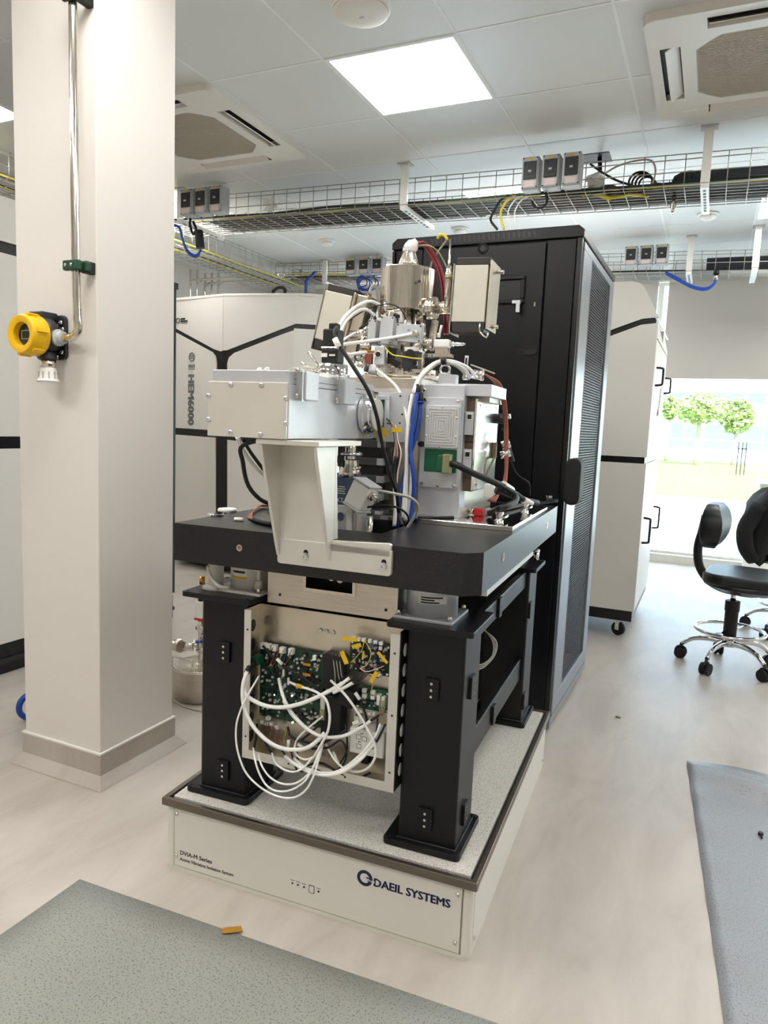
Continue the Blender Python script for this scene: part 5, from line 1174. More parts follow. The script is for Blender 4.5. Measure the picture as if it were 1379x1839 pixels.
# ================================================================ AMPLIFIER BOXES beside the column
def plate_box(label, px, py, wpx, hpx, y, th, tilt, m='grey_box', cat='amplifier box'):
    c = MC.P(px, py, y=y); k = (MC.P(px+10, py, y=y)-MC.P(px-10, py, y=y)).length/20
    T = Thing('amplifier_box', label, cat, (c.x, y, c.z-hpx*k/2), MC, 'pale amplifier boxes in front of the column')
    mx = TR(c.x, y, c.z) @ RY(tilt); hw, hh = wpx*k/2, hpx*k/2
    T.part('case', B().box(-hw, hw, 0, th, -hh, hh, mx), m, bev=.0015)
    T.part('front_cover', B().box(-hw+.001, hw-.001, -.003, 0, -hh+.001, hh-.001, mx), m)
    for sx in (-1, 1):
        for sz in (-1, 1): T.part('screw', B().lathe(mx @ Vector((sx*(hw-.005), -.003, sz*(hh-.005))), mx.to_3x3() @ Vector((0, -1, 0)), [(.0025, 0), (.0025, .001)], 8), 'dark_grey')
    return T, mx, hw, hh
t1 = plate_box('pale amplifier box next to the slanted feedthrough', 668, 596, 15, 40, .56, .05, 3)[0]
t2 = plate_box('taller pale amplifier box in the middle of the three', 694, 593, 24, 46, .55, .05, 4)[0]
T, mx, hw, hh = plate_box('pale plate box marked 14 with white cable plugged in', 734, 598, 46, 30, .55, .02, 4)
text_part(T, 'mark', '14', .008, mx @ TR(-.005, -.0035, .006) @ FACE_FRONT, 'text_dark')
T.part('plug', B().lathe(mx @ Vector((hw-.016, -.003, -.002)), (0, -1, 0), [(.009, 0), (.009, .006), (.006, .008), (.006, .02)], 14), 'steel')
T.part('under_bracket', B().box(hw-.008, hw-.002, 0, .02, -hh-.045, -hh, mx).box(-.01, hw-.008, .004, .016, -hh-.02, -hh-.012, mx), 'steel')
# clutter on the flange: manipulators, blocks, gold fittings
def lump(name, label, cat, px, py, y, parts, base_py=None):
    c = MC.P(px, py, y=y); T = Thing(name, label, cat, (c.x, y, MC.P(px, base_py or py, y=y).z), MC)
    for nm, kind, off, dim, m, rot in parts:
        o = c+Vector(off)
        if kind == 'box': T.part(nm, B().cbox(o, dim, rot), m, bev=.0015)
        elif kind == 'cyl': T.part(nm, B().cyl(o, o+Vector(rot), dim[0], dim[1], 16), m)
        elif kind == 'ring': T.part(nm, B().ring(o, rot, dim[0], dim[1]), m)
    return T
lump('focus_mount', 'small beige block with a round black hole on the flange', 'mount', 684, 640, .53, [
    ('block', 'box', (0, 0, 0), (.032, .03, .052), 'grey_box', None), ('hole', 'cyl', (-.003, -.014, .004), (.008, .008), 'black', (0, -.003, 0)), ('hole_rim', 'ring', (-.003, -.017, .004), (.009, .0015), 'steel', (0, 1, 0)),
    ('stand', 'box', (0, .01, -.035), (.028, .02, .03), 'alu', None)], 660)
lump('black_motor', 'black motor with cable knot in front of the column foot', 'motor', 706, 640, .56, [
    ('housing', 'box', (0, 0, 0), (.03, .04, .05), 'black', RY(12)), ('ring', 'ring', (-.012, -.022, 0), (.02, .0025), 'steel', (1, .4, 0)), ('wires', 'box', (.012, -.015, -.02), (.03, .02, .02), 'cable_black', RY(30))], 660)
lump('gold_fitting', 'gold coloured fitting with copper block at the flange edge', 'fitting', 661, 636, .55, [
    ('bar', 'box', (0, 0, .008), (.05, .012, .008), 'gold', RY(4)), ('block', 'box', (.004, 0, -.014), (.022, .016, .032), 'copper', None), ('pin', 'cyl', (-.02, -.008, 0), (.004, .004), 'gold', (0, -.014, 0)), ('cap', 'cyl', (.0, 0, .012), (.009, .009), 'steel', (0, 0, .016))], 660)
lump('steel_connector', 'stacked steel connectors left of the gold fitting', 'connector', 655, 622, .55, [
    ('ring', 'cyl', (-.012, 0, 0), (.010, .010), 'steel', (.03, 0, .002)), ('ring', 'cyl', (-.01, 0, .012), (.006, .006), 'steel_mirror', (.04, 0, .004)), ('lug', 'cyl', (0, -.01, -.018), (.006, .006), 'chrome', (0, -.02, 0)), ('mast', 'box', (0, .01, -.03), (.014, .012, .06), 'steel', None)], 660)
for k in range(10):
    px, py = 636+(k % 5)*7, 652-(k//5)*9+(k % 3)*3; c = MC.P(px, py, y=.55+.01*(k % 3))
    single('flange_fitting', 'tiny chrome fitting among the cluster behind the black camera', 'fitting', B().lathe(c, ((-.4, -.6, .7), (.5, -.8, .2), (0, -1, 0), (.2, .1, 1), (-1, 0, .3))[k % 5], [(.006, 0), (.006, .008), (.0035, .009), (.0035, .018), (.005, .019), (.005, .024)], 10), ('chrome', 'steel', 'steel_mirror')[k % 3], c, MC, 'tiny fittings behind the camera')
lump('tilt_stage', 'dark grey tilt stage with steel top beside the black motor', 'stage', 740, 642, .55, [
    ('base', 'box', (0, 0, -.008), (.05, .04, .05), 'dark_grey', None), ('arch', 'cyl', (0, -.022, .008), (.014, .014), 'black', (0, .003, 0)), ('top', 'box', (0, 0, .022), (.04, .03, .012), 'alu', None), ('screw', 'cyl', (0, 0, .03), (.005, .004), 'steel', (.02, -.004, .01)), ('lug', 'cyl', (.02, -.02, -.02), (.008, .008), 'chrome', (0, -.012, 0))], 661)
lump('knob_actuator', 'grey knob actuator with white lead on the flange front', 'actuator', 668, 664, .50, [
    ('body', 'cyl', (-.005, 0, 0), (.014, .012), 'grey_box', (.03, -.006, -.006)), ('nose', 'cyl', (-.005, 0, 0), (.009, .011), 'dark_grey', (-.012, -.012, .004)), ('collar', 'cyl', (.02, -.004, -.005), (.014, .014), 'steel', (.006, -.001, 0))], 668)
lump('top_mechanism', 'small steel mechanism with hooks on top of the amplifier boxes', 'mechanism', 706, 560, .58, [
    ('bar', 'box', (0, 0, 0), (.06, .02, .008), 'steel', RY(-6)), ('hook', 'cyl', (-.02, -.01, .0), (.006, .006), 'chrome', (-.004, 0, .03)), ('clip', 'box', (.0, -.012, -.012), (.016, .012, .024), 'steel_mirror', RY(20)), ('knob', 'cyl', (.012, -.01, -.016), (.006, .006), 'black', (.012, -.006, 0)), ('arm', 'box', (.026, 0, -.014), (.014, .02, .04), 'alu', RY(-10)), ('pivot', 'cyl', (-.026, -.01, -.005), (.008, .008), 'brown_conn', (-.012, 0, .012)), ('plate', 'box', (-.004, .01, -.03), (.05, .012, .02), 'alu', None)], 576)
lump('lifting_shackle', 'steel shackle on the chamber lift lug under clear hoses', 'shackle', 799, 664, .515, [
    ('bow', 'ring', (0, 0, 0), (.014, .0035), 'chrome', (0, 1, 0)), ('pin', 'cyl', (-.018, 0, -.012), (.0045, .0045), 'steel', (.036, 0, 0))], 672)
lump('hose_clamp_post', 'slotted steel post with fittings on the chamber top corner', 'post', 835, 660, .60, [
    ('plate', 'box', (.002, 0, 0), (.012, .003, .07), 'alu_bright', RY(3)), ('slot', 'box', (.003, -.002, .018), (.005, .002, .02), 'black', RY(3)), ('fitting', 'cyl', (.018, -.005, -.018), (.014, .014), 'chrome', (.03, 0, -.004)), ('cap', 'cyl', (.05, -.005, -.022), (.017, .017), 'steel', (.008, 0, 0)), ('nut', 'cyl', (.0, -.006, -.03), (.008, .008), 'chrome', (.018, -.01, 0))], 683)
cable('grey_rod', 'thin grey rod pointing toward the rack over the chamber corner', [MC.P(845, 655, y=.60), MC.P(870, 664, y=.62), MC.P(888, 671, y=.64)], .0022, 'cable_grey')
# white and black leads around the column
W = lambda *a: [MC.P(px, py, y=y) for px, py, y in a]
cable('white_hose', 'thick white hose arching from behind the camera to the column', W((606, 590, .40), (620, 568, .44), (642, 549, .48), (665, 541, .52), (682, 548, .56)), .0048, 'cable_white', MC, 'white hose arches at the column')
cable('white_hose', 'thick white hose arching from behind the camera to the column', W((608, 600, .40), (622, 576, .44), (640, 560, .48), (658, 556, .52), (672, 566, .55)), .0048, 'cable_white', MC, 'white hose arches at the column')
cable('white_hose', 'straight white cable from the camera side to the plate box marked 14', W((612, 619, .42), (650, 614, .50), (700, 607, .54), (749, 598, .548)), .0052, 'cable_white')
cable('white_hose', 'white cable slanting up behind the camera to the steel tee', W((612, 613, .44), (625, 605, .52), (638, 598, .60)), .004, 'cable_white')
cable('white_hose', 'short white cable stub lying behind the camera', W((612, 628, .45), (625, 636, .47), (645, 634, .50), (658, 633, .53)), .005, 'cable_white')
cable('thin_lead', 'thin black wire arching over the amplifier boxes', W((608, 592, .42), (640, 566, .5), (670, 551, .53), (700, 546, .54), (720, 556, .54), (728, 573, .548)), .002, 'cable_black')
cable('thin_lead', 'black lead from steel tee to the mechanism', W((646, 590, .60), (660, 582, .58), (674, 573, .56), (668, 564, .57), (664, 560, .58)), .004, 'cable_black')
cable('thin_lead', 'yellow-green earth wire draped before the tilt stage', W((692, 625, .52), (705, 637, .52), (722, 640, .52), (740, 643, .52), (760, 645, .53)), .002, 'cable_yellow')
cable('white_cable', 'white cable running from the knob actuator down the chamber front', W((676, 664, .49), (695, 678, .47), (712, 695, .46), (722, 715, .44), (729, 745, .43), (733, 790, .42), (727, 860, .40), (722, 930, .38)), .0042, 'cable_white')
cable('camera_cable', 'black camera cable hanging across the aluminium box to the slab', W((604, 588, .19), (600, 598, .165), (606, 615, .160), (632, 655, .16), (660, 700, .17), (676, 745, .19), (687, 800, .22), (700, 850, .25), (712, 885, .28), (716, 920, .30)), .0052, 'cable_black')
T = Thing('cable_tag', 'white tag on the black camera cable', 'tag', MC.P(604, 612, y=.155), MC); T.part('sleeve', B().cyl(MC.P(601, 608, y=.158), MC.P(609, 624, y=.158), .0075, n=12), 'label_white')
# clear hoses over the chamber
for k in range(3):
    cable('clear_hose', 'translucent hose arching over the lift lug toward the chamber corner', W((741+k*3, 705+k*3, .44), (751+k*3, 680, .46), (768+k*2, 660+k*2, .48), (790, 648+k*2, .49), (815, 649+k*3, .50), (840-k*4, 660+k*4, .54), (852-k*9, 672+k*3, .58)), .0042, 'cable_white' if k < 2 else 'cable_grey', MC, 'translucent hoses over the chamber')
T = Thing('hose_tie', 'black tie around the translucent hoses above the shackle', 'cable tie', MC.P(797, 650, y=.49), MC); T.part('band', B().cyl(MC.P(793, 649, y=.485), MC.P(801, 648, y=.485), .011, n=12), 'black')
# blue hoses down the chamber front
cable('blue_hose', 'blue hose with the higher coupling hanging down the chamber front', W((749, 708, .44), (745, 735, .43), (740, 775, .42), (737, 810, .41), (742, 850, .40), (743, 885, .40), (738, 925, .39), (735, 945, .38)), .0062, 'cable_blue', MC, 'blue hoses down the chamber front', 'hose')
cable('blue_hose', 'blue hose crossing behind its twin, lower coupling, on the chamber front', W((755, 724, .45), (752, 755, .44), (744, 790, .43), (735, 820, .42), (724, 860, .41), (717, 900, .39), (712, 948, .37)), .0062, 'cable_blue', MC, 'blue hoses down the chamber front', 'hose')
for k, (a_, e_) in enumerate((((751, 692), (749, 708)), ((755, 706), (755, 724)))):
    T = Thing('hose_coupling', 'black push-in coupling on top of a blue hose', 'coupling', MC.P(*e_, y=.45), MC, 'couplings of the blue hoses'); T.part('body', B().cyl(MC.P(*a_, y=.455), MC.P(*e_, y=.445), .0085, n=12), 'rubber'); T.part('collar', B().cyl(MC.P(e_[0], e_[1]-3, y=.445), MC.P(*e_, y=.445), .0095, n=12), 'cable_blue')
cable('white_cable', 'white hose hanging beside the blue hoses on the chamber front', W((740, 708, .44), (735, 740, .43), (731, 780, .42), (730, 830, .41), (729, 890, .40), (727, 935, .39)), .0058, 'cable_white')
cable('white_cable', 'white hose dropping between the two blue hoses', W((727, 720, .45), (733, 745, .44), (738, 800, .43), (737, 870, .42), (730, 940, .40)), .0045, 'cable_white')
cable('white_cable', 'white hose at the black cable bundle foot', W((709, 875, .36), (710, 910, .355), (708, 945, .35)), .006, 'cable_white')
# thin wires from the green connector
for k, m_ in enumerate(('cable_black', 'cable_grey', 'copper', 'cable_grey', 'cable_black', 'pink')):
    cable('thin_lead', {'cable_black': 'thin black wire', 'cable_grey': 'thin grey wire', 'copper': 'thin brown wire', 'pink': 'thin pink wire'}[m_]+' falling from the green connector past yellow tags', W((694+k % 3, 752+k*2, .40), (702+k*1.5, 760+k, .395), (709+k, 790, .39), (705+k*3, 815, .385), (704+k*2, 850, .38), (707+k, 885, .37), (710, 915, .36)), .0022, m_, MC, 'thin wires at the green connector')
cable('black_cable', 'black cable pair running down into the slab opening', W((712, 820, .385), (708, 850, .38), (712, 885, .37), (716, 925, .36), (722, 945, .35)), .007, 'cable_black')
for k, (px, py, r_) in enumerate(((690, 775, 35), (712, 772, 0), (685, 782, 65))):
    c = MC.P(px, py, y=.39); single('cable_tag', 'yellow paper tag on the thin wires at the green connector', 'tag', B().cbox(c, (.030, .001, .012), RY(r_)), 'label_yellow', c, MC, 'yellow tags at the green connector')
# green connector panel
T = Thing('connector_panel', 'grey angled panel with green connector behind the round flange', 'panel', MC.P(703, 795, y=.43), MC)
a, d = MC.P(679, 704, y=.43), MC.P(727, 795, y=.43)
T.part('plate', B().box(a.x, d.x, .43, .434, d.z, a.z), 'grey_box', bev=.001); T.part('side_flange', B().box(d.x, d.x+.004, .43, .50, d.z, a.z), 'grey_box')
T.part('frame', B().frame('y', .418, .43, (a.x-.02, a.x+.04, d.z+.03, a.z-.01), (a.x-.01, a.x+.026, d.z+.04, a.z-.022)), 'alu_bright', bev=.001)
T.part('green_board', B().box(a.x-.01, a.x+.026, .424, .43, d.z+.045, a.z-.022), 'pcb_plain'); T.part('socket', B().box(a.x, a.x+.022, .40, .424, d.z+.045, d.z+.075), 'cable_grey', bev=.001)
screws(T, [(d.x-.02, .43, a.z-.01), (d.x-.012, .43, d.z+.08), (d.x-.018, .43, d.z+.055)], (0, -1, 0), .003, 'dark_grey', h=.001)
# ================================================================ STAGE under the box
T = Thing('linear_stage', 'dark grey finned stage standing in front of the chamber', 'stage', (-.51, .50, .90), MC)
b0x, b1x = -.60, -.452
T.part('core', B().box(b0x, b1x-.02, .47, .525, .93, 1.20), 'dark_grey')
for k in range(5):
    z = .965+k*.052; T.part('fin', B().box(b0x, b1x, .452, .525, z, z+.022), 'stage_grey', bev=.001); T.part('fin_end', B().box(b1x-.018, b1x+.001, .4505, .47, z+.001, z+.021), 'alu_bright')
T.part('foot', B().box(b0x, b1x+.02, .42, .525, .90, .935), 'stage_grey', bev=.002); T.part('support_post', B().cyl((-.56, .45, .80), (-.56, .45, .90), .016, n=16).cyl((-.50, .44, .80), (-.50, .44, .90), .014, n=16), 'steel')
T.part('foot_bar', B().box(b1x-.03, b1x+.06, .41, .45, .925, .945), 'steel', bev=.002)
# bellows pump line, blue-grey turbo pump, white motor box
c = MC.P(622, 905, y=.28)
T = Thing('turbo_pump', 'blue-grey pump block with printed stripes behind the bracket', 'pump', (c.x, .30, .87), MC)
T.part('body', B().box(c.x-.04, c.x+.026, .27, .36, MC.P(620, 906, y=.27).z, MC.P(620, 856, y=.27).z), 'turbo_blue', bev=.004)
q = MC.P(612, 880, y=.2695)
for k in range(4): T.part('stripe', B().box(q.x-.016+.003*k, q.x+.014-.003*(k % 2), .2688, .2700, q.z-.010+.006*k, q.z-.0075+.006*k), 'label_white')
text_part(T, 'lettering', 'X7', .018, TR(q.x-.014, .2685, q.z-.034) @ FACE_FRONT, 'label_white')
T.part('lower_block', B().box(c.x-.05, c.x+.03, .265, .36, .875, MC.P(620, 907, y=.27).z), 'alu_bright', bev=.003)
q = MC.P(611, 927, y=.262); T.part('round_window', B().lathe((q.x, .265, q.z), (0, -1, 0), [(.0125, 0), (.0125, .003), (.0105, .003), (.0105, .001)], 24), 'steel'); T.part('window_glass', B().cyl((q.x, .264, q.z), (q.x, .2625, q.z), .0105, n=24), 'turbo_blue')
for k in range(3): T.part('fin', B().box(c.x+.0+.010*k, c.x+.005+.010*k, .258, .266, .885, .925), 'white_plastic')
T = Thing('vacuum_line', 'polished steel flange stack above the blue-grey pump', 'vacuum fitting', MC.P(625, 855, y=.30), MC)
q = MC.P(628, 856, y=.30); zz = lambda py: MC.P(628, py, y=.30).z-q.z
T.part('stack', B().lathe(q, (0, 0, 1), [(.032, 0), (.030, zz(848)), (.024, zz(835)), (.024, zz(826)), (.016, zz(824)), (.016, zz(818)), (.026, zz(817)), (.026, zz(812)), (.015, zz(811)), (.015, zz(790))], 28), 'steel_mirror')
T.part('clamp_chain', B().ring(q+Vector((0, 0, zz(815))), (0, 0, 1), .029, .006, 18, 6), 'chrome'); T.part('black_cap', B().box(q.x-.026, q.x-.012, .27, .285, q.z+zz(838), q.z+zz(800)), 'dark_grey', bev=.003)
T.part('wing_nut', B().cyl(q+Vector((.03, -.02, zz(855))), q+Vector((.034, -.025, zz(842))), .004, n=8).cyl(q+Vector((.034, -.025, zz(842))), q+Vector((.028, -.025, zz(836))), .003, n=8).cyl(q+Vector((.034, -.025, zz(842))), q+Vector((.042, -.025, zz(836))), .003, n=8), 'steel')
c = MC.P(651, 890, y=.24); mx = TR(c) @ RY(24) @ RZ(-12)
T = Thing('motor_box', 'white tilted motor box with steel gland in front of the finned stage', 'motor', c-Vector((0, 0, .045)), MC)
T.part('case', B().box(-.030, .026, -.028, .03, -.034, .034, mx), 'white_plastic', bev=.004); T.part('end_plate', B().box(-.032, .028, -.03, .032, .034, .040, mx), 'grey_box', bev=.002); T.part('end_plate', B().box(-.032, .028, -.03, .032, -.040, -.034, mx), 'grey_box', bev=.002)
T.part('gland', B().lathe(mx @ Vector((.026, -.005, .014)), mx.to_3x3() @ Vector((1, 0, 0)), [(.012, 0), (.012, .008), (.008, .01), (.008, .02), (.0115, .022), (.0115, .026), (.004, .028)], 16), 'steel')
T.part('mount_arm', B().box(-.03, -.015, .02, .06, -.06, .03, mx), 'steel')
cable('clear_hose', 'translucent tube looping from the motor box down to the slab', W((678, 881, .22), (695, 884, .22), (715, 888, .22), (735, 893, .23), (749, 905, .25), (748, 920, .27), (738, 938, .28), (731, 947, .28)), .004, 'cable_grey')
cable('thin_lead', 'black lead looping from the motor box into the slab opening', W((660, 911, .23), (680, 908, .23), (705, 909, .24), (725, 918, .26), (734, 932, .28), (728, 945, .29)), .003, 'cable_black')
T = Thing('rail_block', 'white slotted rail block at the slab opening beside the pump', 'block', (c.x-.03, .26, .88), MC)
q = MC.P(634, 935, y=.26); T.part('rail', B().box(q.x-.016, q.x+.002, .25, .29, .88, MC.P(634, 912, y=.26).z), 'white_plastic', bev=.002); T.part('rail', B().box(q.x+.004, q.x+.016, .25, .29, .88, MC.P(634, 920, y=.26).z), 'alu', bev=.002); T.part('rod', B().cyl((q.x+.032, .30, .88), (q.x+.032, .30, MC.P(650, 925, y=.30).z), .010, n=14), 'steel')
# ================================================================ LOOSE ITEMS ON THE SLAB
Z = GZ1
q = MC.P(387, 926, z=Z); T = Thing('blank_flange', 'small round steel blank flange lying on the granite corner', 'flange', (q.x, q.y, Z), MC); T.part('disc', B().lathe((q.x, q.y, Z), (0, 0, 1), [(.024, 0), (.024, .005), (.021, .006), (.021, .009), (.002, .009)], 28), 'chrome')
q = MC.P(408, 919, z=Z); T = Thing('white_lens_puck', 'round white plastic puck lying beside the steel blank flange', 'puck', (q.x, q.y, Z), MC); T.part('dome', B().lathe((q.x, q.y, Z), (0, 0, 1), [(.027, 0), (.028, .006), (.026, .010), (.001, .012)], 28), 'white_plastic')
a, d = MC.P(421, 932, z=Z+.005), MC.P(437, 933, z=Z+.005); T = Thing('white_sleeve', 'short white plastic sleeve lying on the granite', 'sleeve', (a.x, a.y, Z), MC); T.part('tube', B().cyl(a, d, .005, n=12), 'white_plastic')
cable('bare_cable', 'black sheathed cable with bare copper strands on the granite', [MC.P(455, 933, z=Z+.006), MC.P(470, 938, z=Z+.006), MC.P(490, 941, z=Z+.006), MC.P(515, 940, z=Z+.006)], .006, 'cable_black')
for k in range(4):
    cable('copper_strand', 'bare copper strand rising from the stripped cable end', [MC.P(455, 933, z=Z+.006), MC.P(446+k*2, 929-k, z=Z+.004), MC.P(452+k, 921-k, z=Z+.006), MC.P(465+k*2, 910-k*2, z=Z+.010), MC.P(484, 898+k*3, z=Z+.02)], .0022, 'copper', MC, 'copper strands on the granite')
cable('black_cable', 'black cable hanging in a loop below the aluminium box', [Vector((-.56, .02, 1.20)), MC.P(436, 800, y=.02), MC.P(436, 830, y=.03), MC.P(445, 870, y=.05), MC.P(465, 895, y=.07), MC.P(487, 905, y=.10), MC.P(510, 908, y=.14)], .0055, 'cable_black')
cable('black_cable', 'black cable slanting from the box bottom behind the gusset', [MC.P(436, 788, y=.03), MC.P(450, 812, y=.06), MC.P(475, 846, y=.10), MC.P(500, 880, y=.14)], .0045, 'cable_black')
for k in range(2): cable('white_cable', 'thin pale lead slanting from the box bottom behind the gusset', [MC.P(424+k*5, 785, y=.03), MC.P(436+k*4, 812, y=.06), MC.P(460+k*3, 842, y=.10), MC.P(490, 868, y=.14)], .003, 'cable_white', MC, 'pale leads below the box')
q = MC.P(860, 926, z=BPZ); T = Thing('red_plug', 'red plastic plug lying on the steel mounting plate', 'plug', (q.x, q.y, BPZ), MC); T.part('grip', B().box(q.x-.016, q.x+.014, q.y-.012, q.y+.012, BPZ, BPZ+.022), 'red', bev=.004); T.part('tip', B().cyl((q.x-.016, q.y, BPZ+.011), (q.x-.034, q.y+.008, BPZ+.011), .008, n=12), 'steel'); T.part('sleeve', B().cyl((q.x+.012, q.y+.012, BPZ+.011), (q.x+.02, q.y+.045, BPZ+.011), .011, n=12), 'grey_box')
for k, (px, py) in enumerate(((896, 937), (942, 919), (985, 903))):
    q = MC.P(px, py, z=BPZ if k < 2 else Z); z0 = BPZ if k < 2 else Z
    T = Thing('clamp_foot', ['steel clamp bolt by the red plug on the mounting plate', 'steel clamp bolt at the black cables on the mounting plate', 'steel clamp bolt on the granite rear corner'][k], 'clamp', (q.x, q.y, z0), MC)
    T.part('bolt', B().lathe((q.x, q.y, z0), (0, 0, 1), [(.013, 0), (.013, .006), (.009, .008), (.009, .02), (.012, .021), (.012, .029), (.005, .030)], 16), 'chrome'); T.part('strap', B().cbox((q.x+.01, q.y+.02, z0+.014), (.014, .05, .006)), 'steel')
cable('signal_cable', 'thick black cable from the green port connector to the plate', [Vector((-.245, .44, 1.14)), MC.P(822, 836, y=.42), MC.P(845, 848, y=.44), MC.P(880, 863, y=.50), MC.P(902, 873, y=.55), MC.P(925, 887, y=.62), MC.P(940, 897, y=.66), MC.P(965, 903, y=.75)], .0095, 'cable_black')
T = Thing('cable_tag', 'white sleeve on the thick black signal cable', 'tag', MC.P(912, 880, y=.58), MC); T.part('sleeve', B().cyl(MC.P(903, 871, y=.56), MC.P(918, 881, y=.61), .0125, n=14), 'label_white')
T = Thing('cable_tag', 'white sleeve near the rear end of the black cable', 'tag', MC.P(950, 900, y=.68), MC); T.part('sleeve', B().cyl(MC.P(940, 898, y=.655), MC.P(956, 904, y=.70), .011, .006, 14), 'label_white')
cable('signal_cable', 'second black cable doubling back on the mounting plate', [MC.P(890, 880, y=.58), MC.P(912, 886, y=.60), MC.P(925, 892, y=.6), MC.P(922, 903, y=.56), MC.P(900, 913, y=.50), MC.P(880, 921, z=BPZ+.012)], .011, 'cable_black')
cable('signal_cable', 'black cable lying flat over the mounting plate toward the rack', [MC.P(895, 916, z=BPZ+.008), MC.P(930, 908, z=BPZ+.008), MC.P(960, 905, z=Z+.010), MC.P(1000, 899, z=Z+.010)], .007, 'cable_black')
cable('thin_lead', 'thin black wire lying along the mounting plate front', [MC.P(750, 929, z=BPZ+.003), MC.P(790, 929, z=BPZ+.003), MC.P(823, 927, z=BPZ+.003), MC.P(850, 915, z=BPZ+.003), MC.P(872, 905, z=BPZ+.003)], .003, 'cable_black')
T = Thing('white_connector', 'white multi-pin connector below the mirror door', 'connector', MC.P(880, 893, y=.62), MC)
a, d = MC.P(871, 868, y=.60), MC.P(885, 894, y=.60); T.part('shell', B().prism([(a.x, d.z), (d.x-.004, d.z), (d.x+.012, d.z+.016), (d.x+.012, a.z-.016), (d.x-.004, a.z), (a.x, a.z)], 'y', .59, .605), 'white_plastic', bev=.002)
for k in range(7):
    cable('copper_wire', 'brown enamelled wire arching from the chamber corner down to the plate', W((872+k, 672+k*.6, .62), (888+k*1.5, 688, .66), (900+k*1.2, 715, .70), (906+k*.8, 760, .74), (906+k*.9, 800, .74), (907+k*.6, 845, .72), (899+k*.8, 880, .68), (888-k*2, 902-k*.5, .62)), .0026, 'copper', MC, 'brown wire bundle at the mirror door')
T = Thing('side_fitting', 'dark fitting with small chrome tap at the brown wire bundle', 'fitting', MC.P(903, 750, y=.76), MC); q = MC.P(900, 752, y=.76); T.part('body', B().cyl(q+Vector((-.02, 0, 0)), q+Vector((.012, 0, 0)), .016, n=16), 'dark_grey'); T.part('tap', B().cyl(q+Vector((.012, 0, .004)), q+Vector((.03, 0, .006)), .004, n=8).cyl(q+Vector((.026, 0, .0)), q+Vector((.026, 0, .016)), .004, n=8), 'chrome')
cable('thin_lead', 'thin black sensor wire with grey barrel hanging before the rack', W((902, 770, .76), (911, 790, .77), (916, 815, .78), (921, 838, .79), (932, 855, .80), (950, 868, .80), (952, 890, .80)), .0024, 'cable_black')
T = Thing('wire_barrel', 'grey barrel joint on the thin sensor wire before the rack', 'connector', MC.P(919, 828, y=.785), MC); T.part('barrel', B().cyl(MC.P(914, 805, y=.778), MC.P(920, 829, y=.786), .006, .008, 12), 'dark_grey')
# wires hanging behind the side beams
for k in range(3): cable('thin_lead', 'thin grey wire loop hanging inside the support frame', [MC.P(868-k*2, 1128, y=.62), MC.P(884+k*3, 1150, y=.62), MC.P(885+k*2, 1175, y=.60), MC.P(872, 1190+k*3, y=.58), MC.P(858, 1195+k*4, y=.56)], .002, 'cable_grey', MC, 'wire loops inside the support frame')

# ================================================================ ELECTRONICS TRAY
tx0, tx1, tz0, tz1, ty0, ty1 = -.660, -.230, .350, .752, .050, .120
T = Thing('electronics_tray', 'open stainless electronics tray hung between the black legs', 'enclosure', (-.445, .085, tz0), MC)
T.part('back_sheet', B().box(tx0, tx1, ty1, ty1+.003, tz0, tz1), 'steel_stain')
T.part('side_wall', B().box(tx0, tx0+.003, ty0, ty1, tz0, tz1), 'steel_stain'); rs = T.part('side_wall', B().box(tx1-.003, tx1, ty0, ty1, tz0, tz1), 'steel_stain')
T.part('outer_skin', B().box(tx1, tx1+.002, ty0+.003, ty1+.03, tz0+.003, tz1-.004), 'black', rs)
T.part('floor_sheet', B().box(tx0, tx1, ty0, ty1, tz0, tz0+.003), 'steel_stain')
fl = T.part('front_flange', B().box(tx0, tx0+.020, ty0-.002, ty0, tz0, tz1), 'alu'); fr_ = T.part('front_flange', B().box(tx1-.024, tx1, ty0-.002, ty0, tz0, tz1-.004), 'alu'); fb = T.part('front_flange', B().box(tx0+.020, tx1-.024, ty0-.002, ty0, tz0, tz0+.024), 'alu')
for k in range(7): T.part('vent_disc', B().prism([(ty0+.035+.014*math.cos(a*.314159), tz0+.045+k*.051+.0165*math.sin(a*.314159)) for a in range(20)], 'x', tx1+.0016, tx1+.0026), 'label_white', rs)  # white discs, not openings: the lit tray inside is put into the colour
for k in range(7): T.part('vent_disc', B().prism([(ty0+.035+.014*math.cos(a*.314159), tz0+.045+k*.051+.0165*math.sin(a*.314159)) for a in range(20)], 'x', tx0+.0026, tx0+.0034), 'dark_grey')
screws(T, [(tx0+.010, ty0-.002, z) for z in (.41, .53, .70)]+[(tx1-.012, ty0-.002, z) for z in (.40, .545, .70)]+[(x, ty0-.002, tz0+.012) for x in (-.52, -.36)], (0, -1, 0), .003, 'dark_grey', h=.0006, name='bolt_hole')
screws(T, [MC.P(px, py, y=ty1) for px, py in ((577, 1131), (588, 1133), (600, 1135), (582, 1354), (592, 1357))], (0, -1, 0), .0055, 'chrome', h=.006)
for x in (-.60, -.33): T.part('hanger_strap', B().box(x, x+.04, ty1+.003, .1849, .715, .745), 'frame_black')
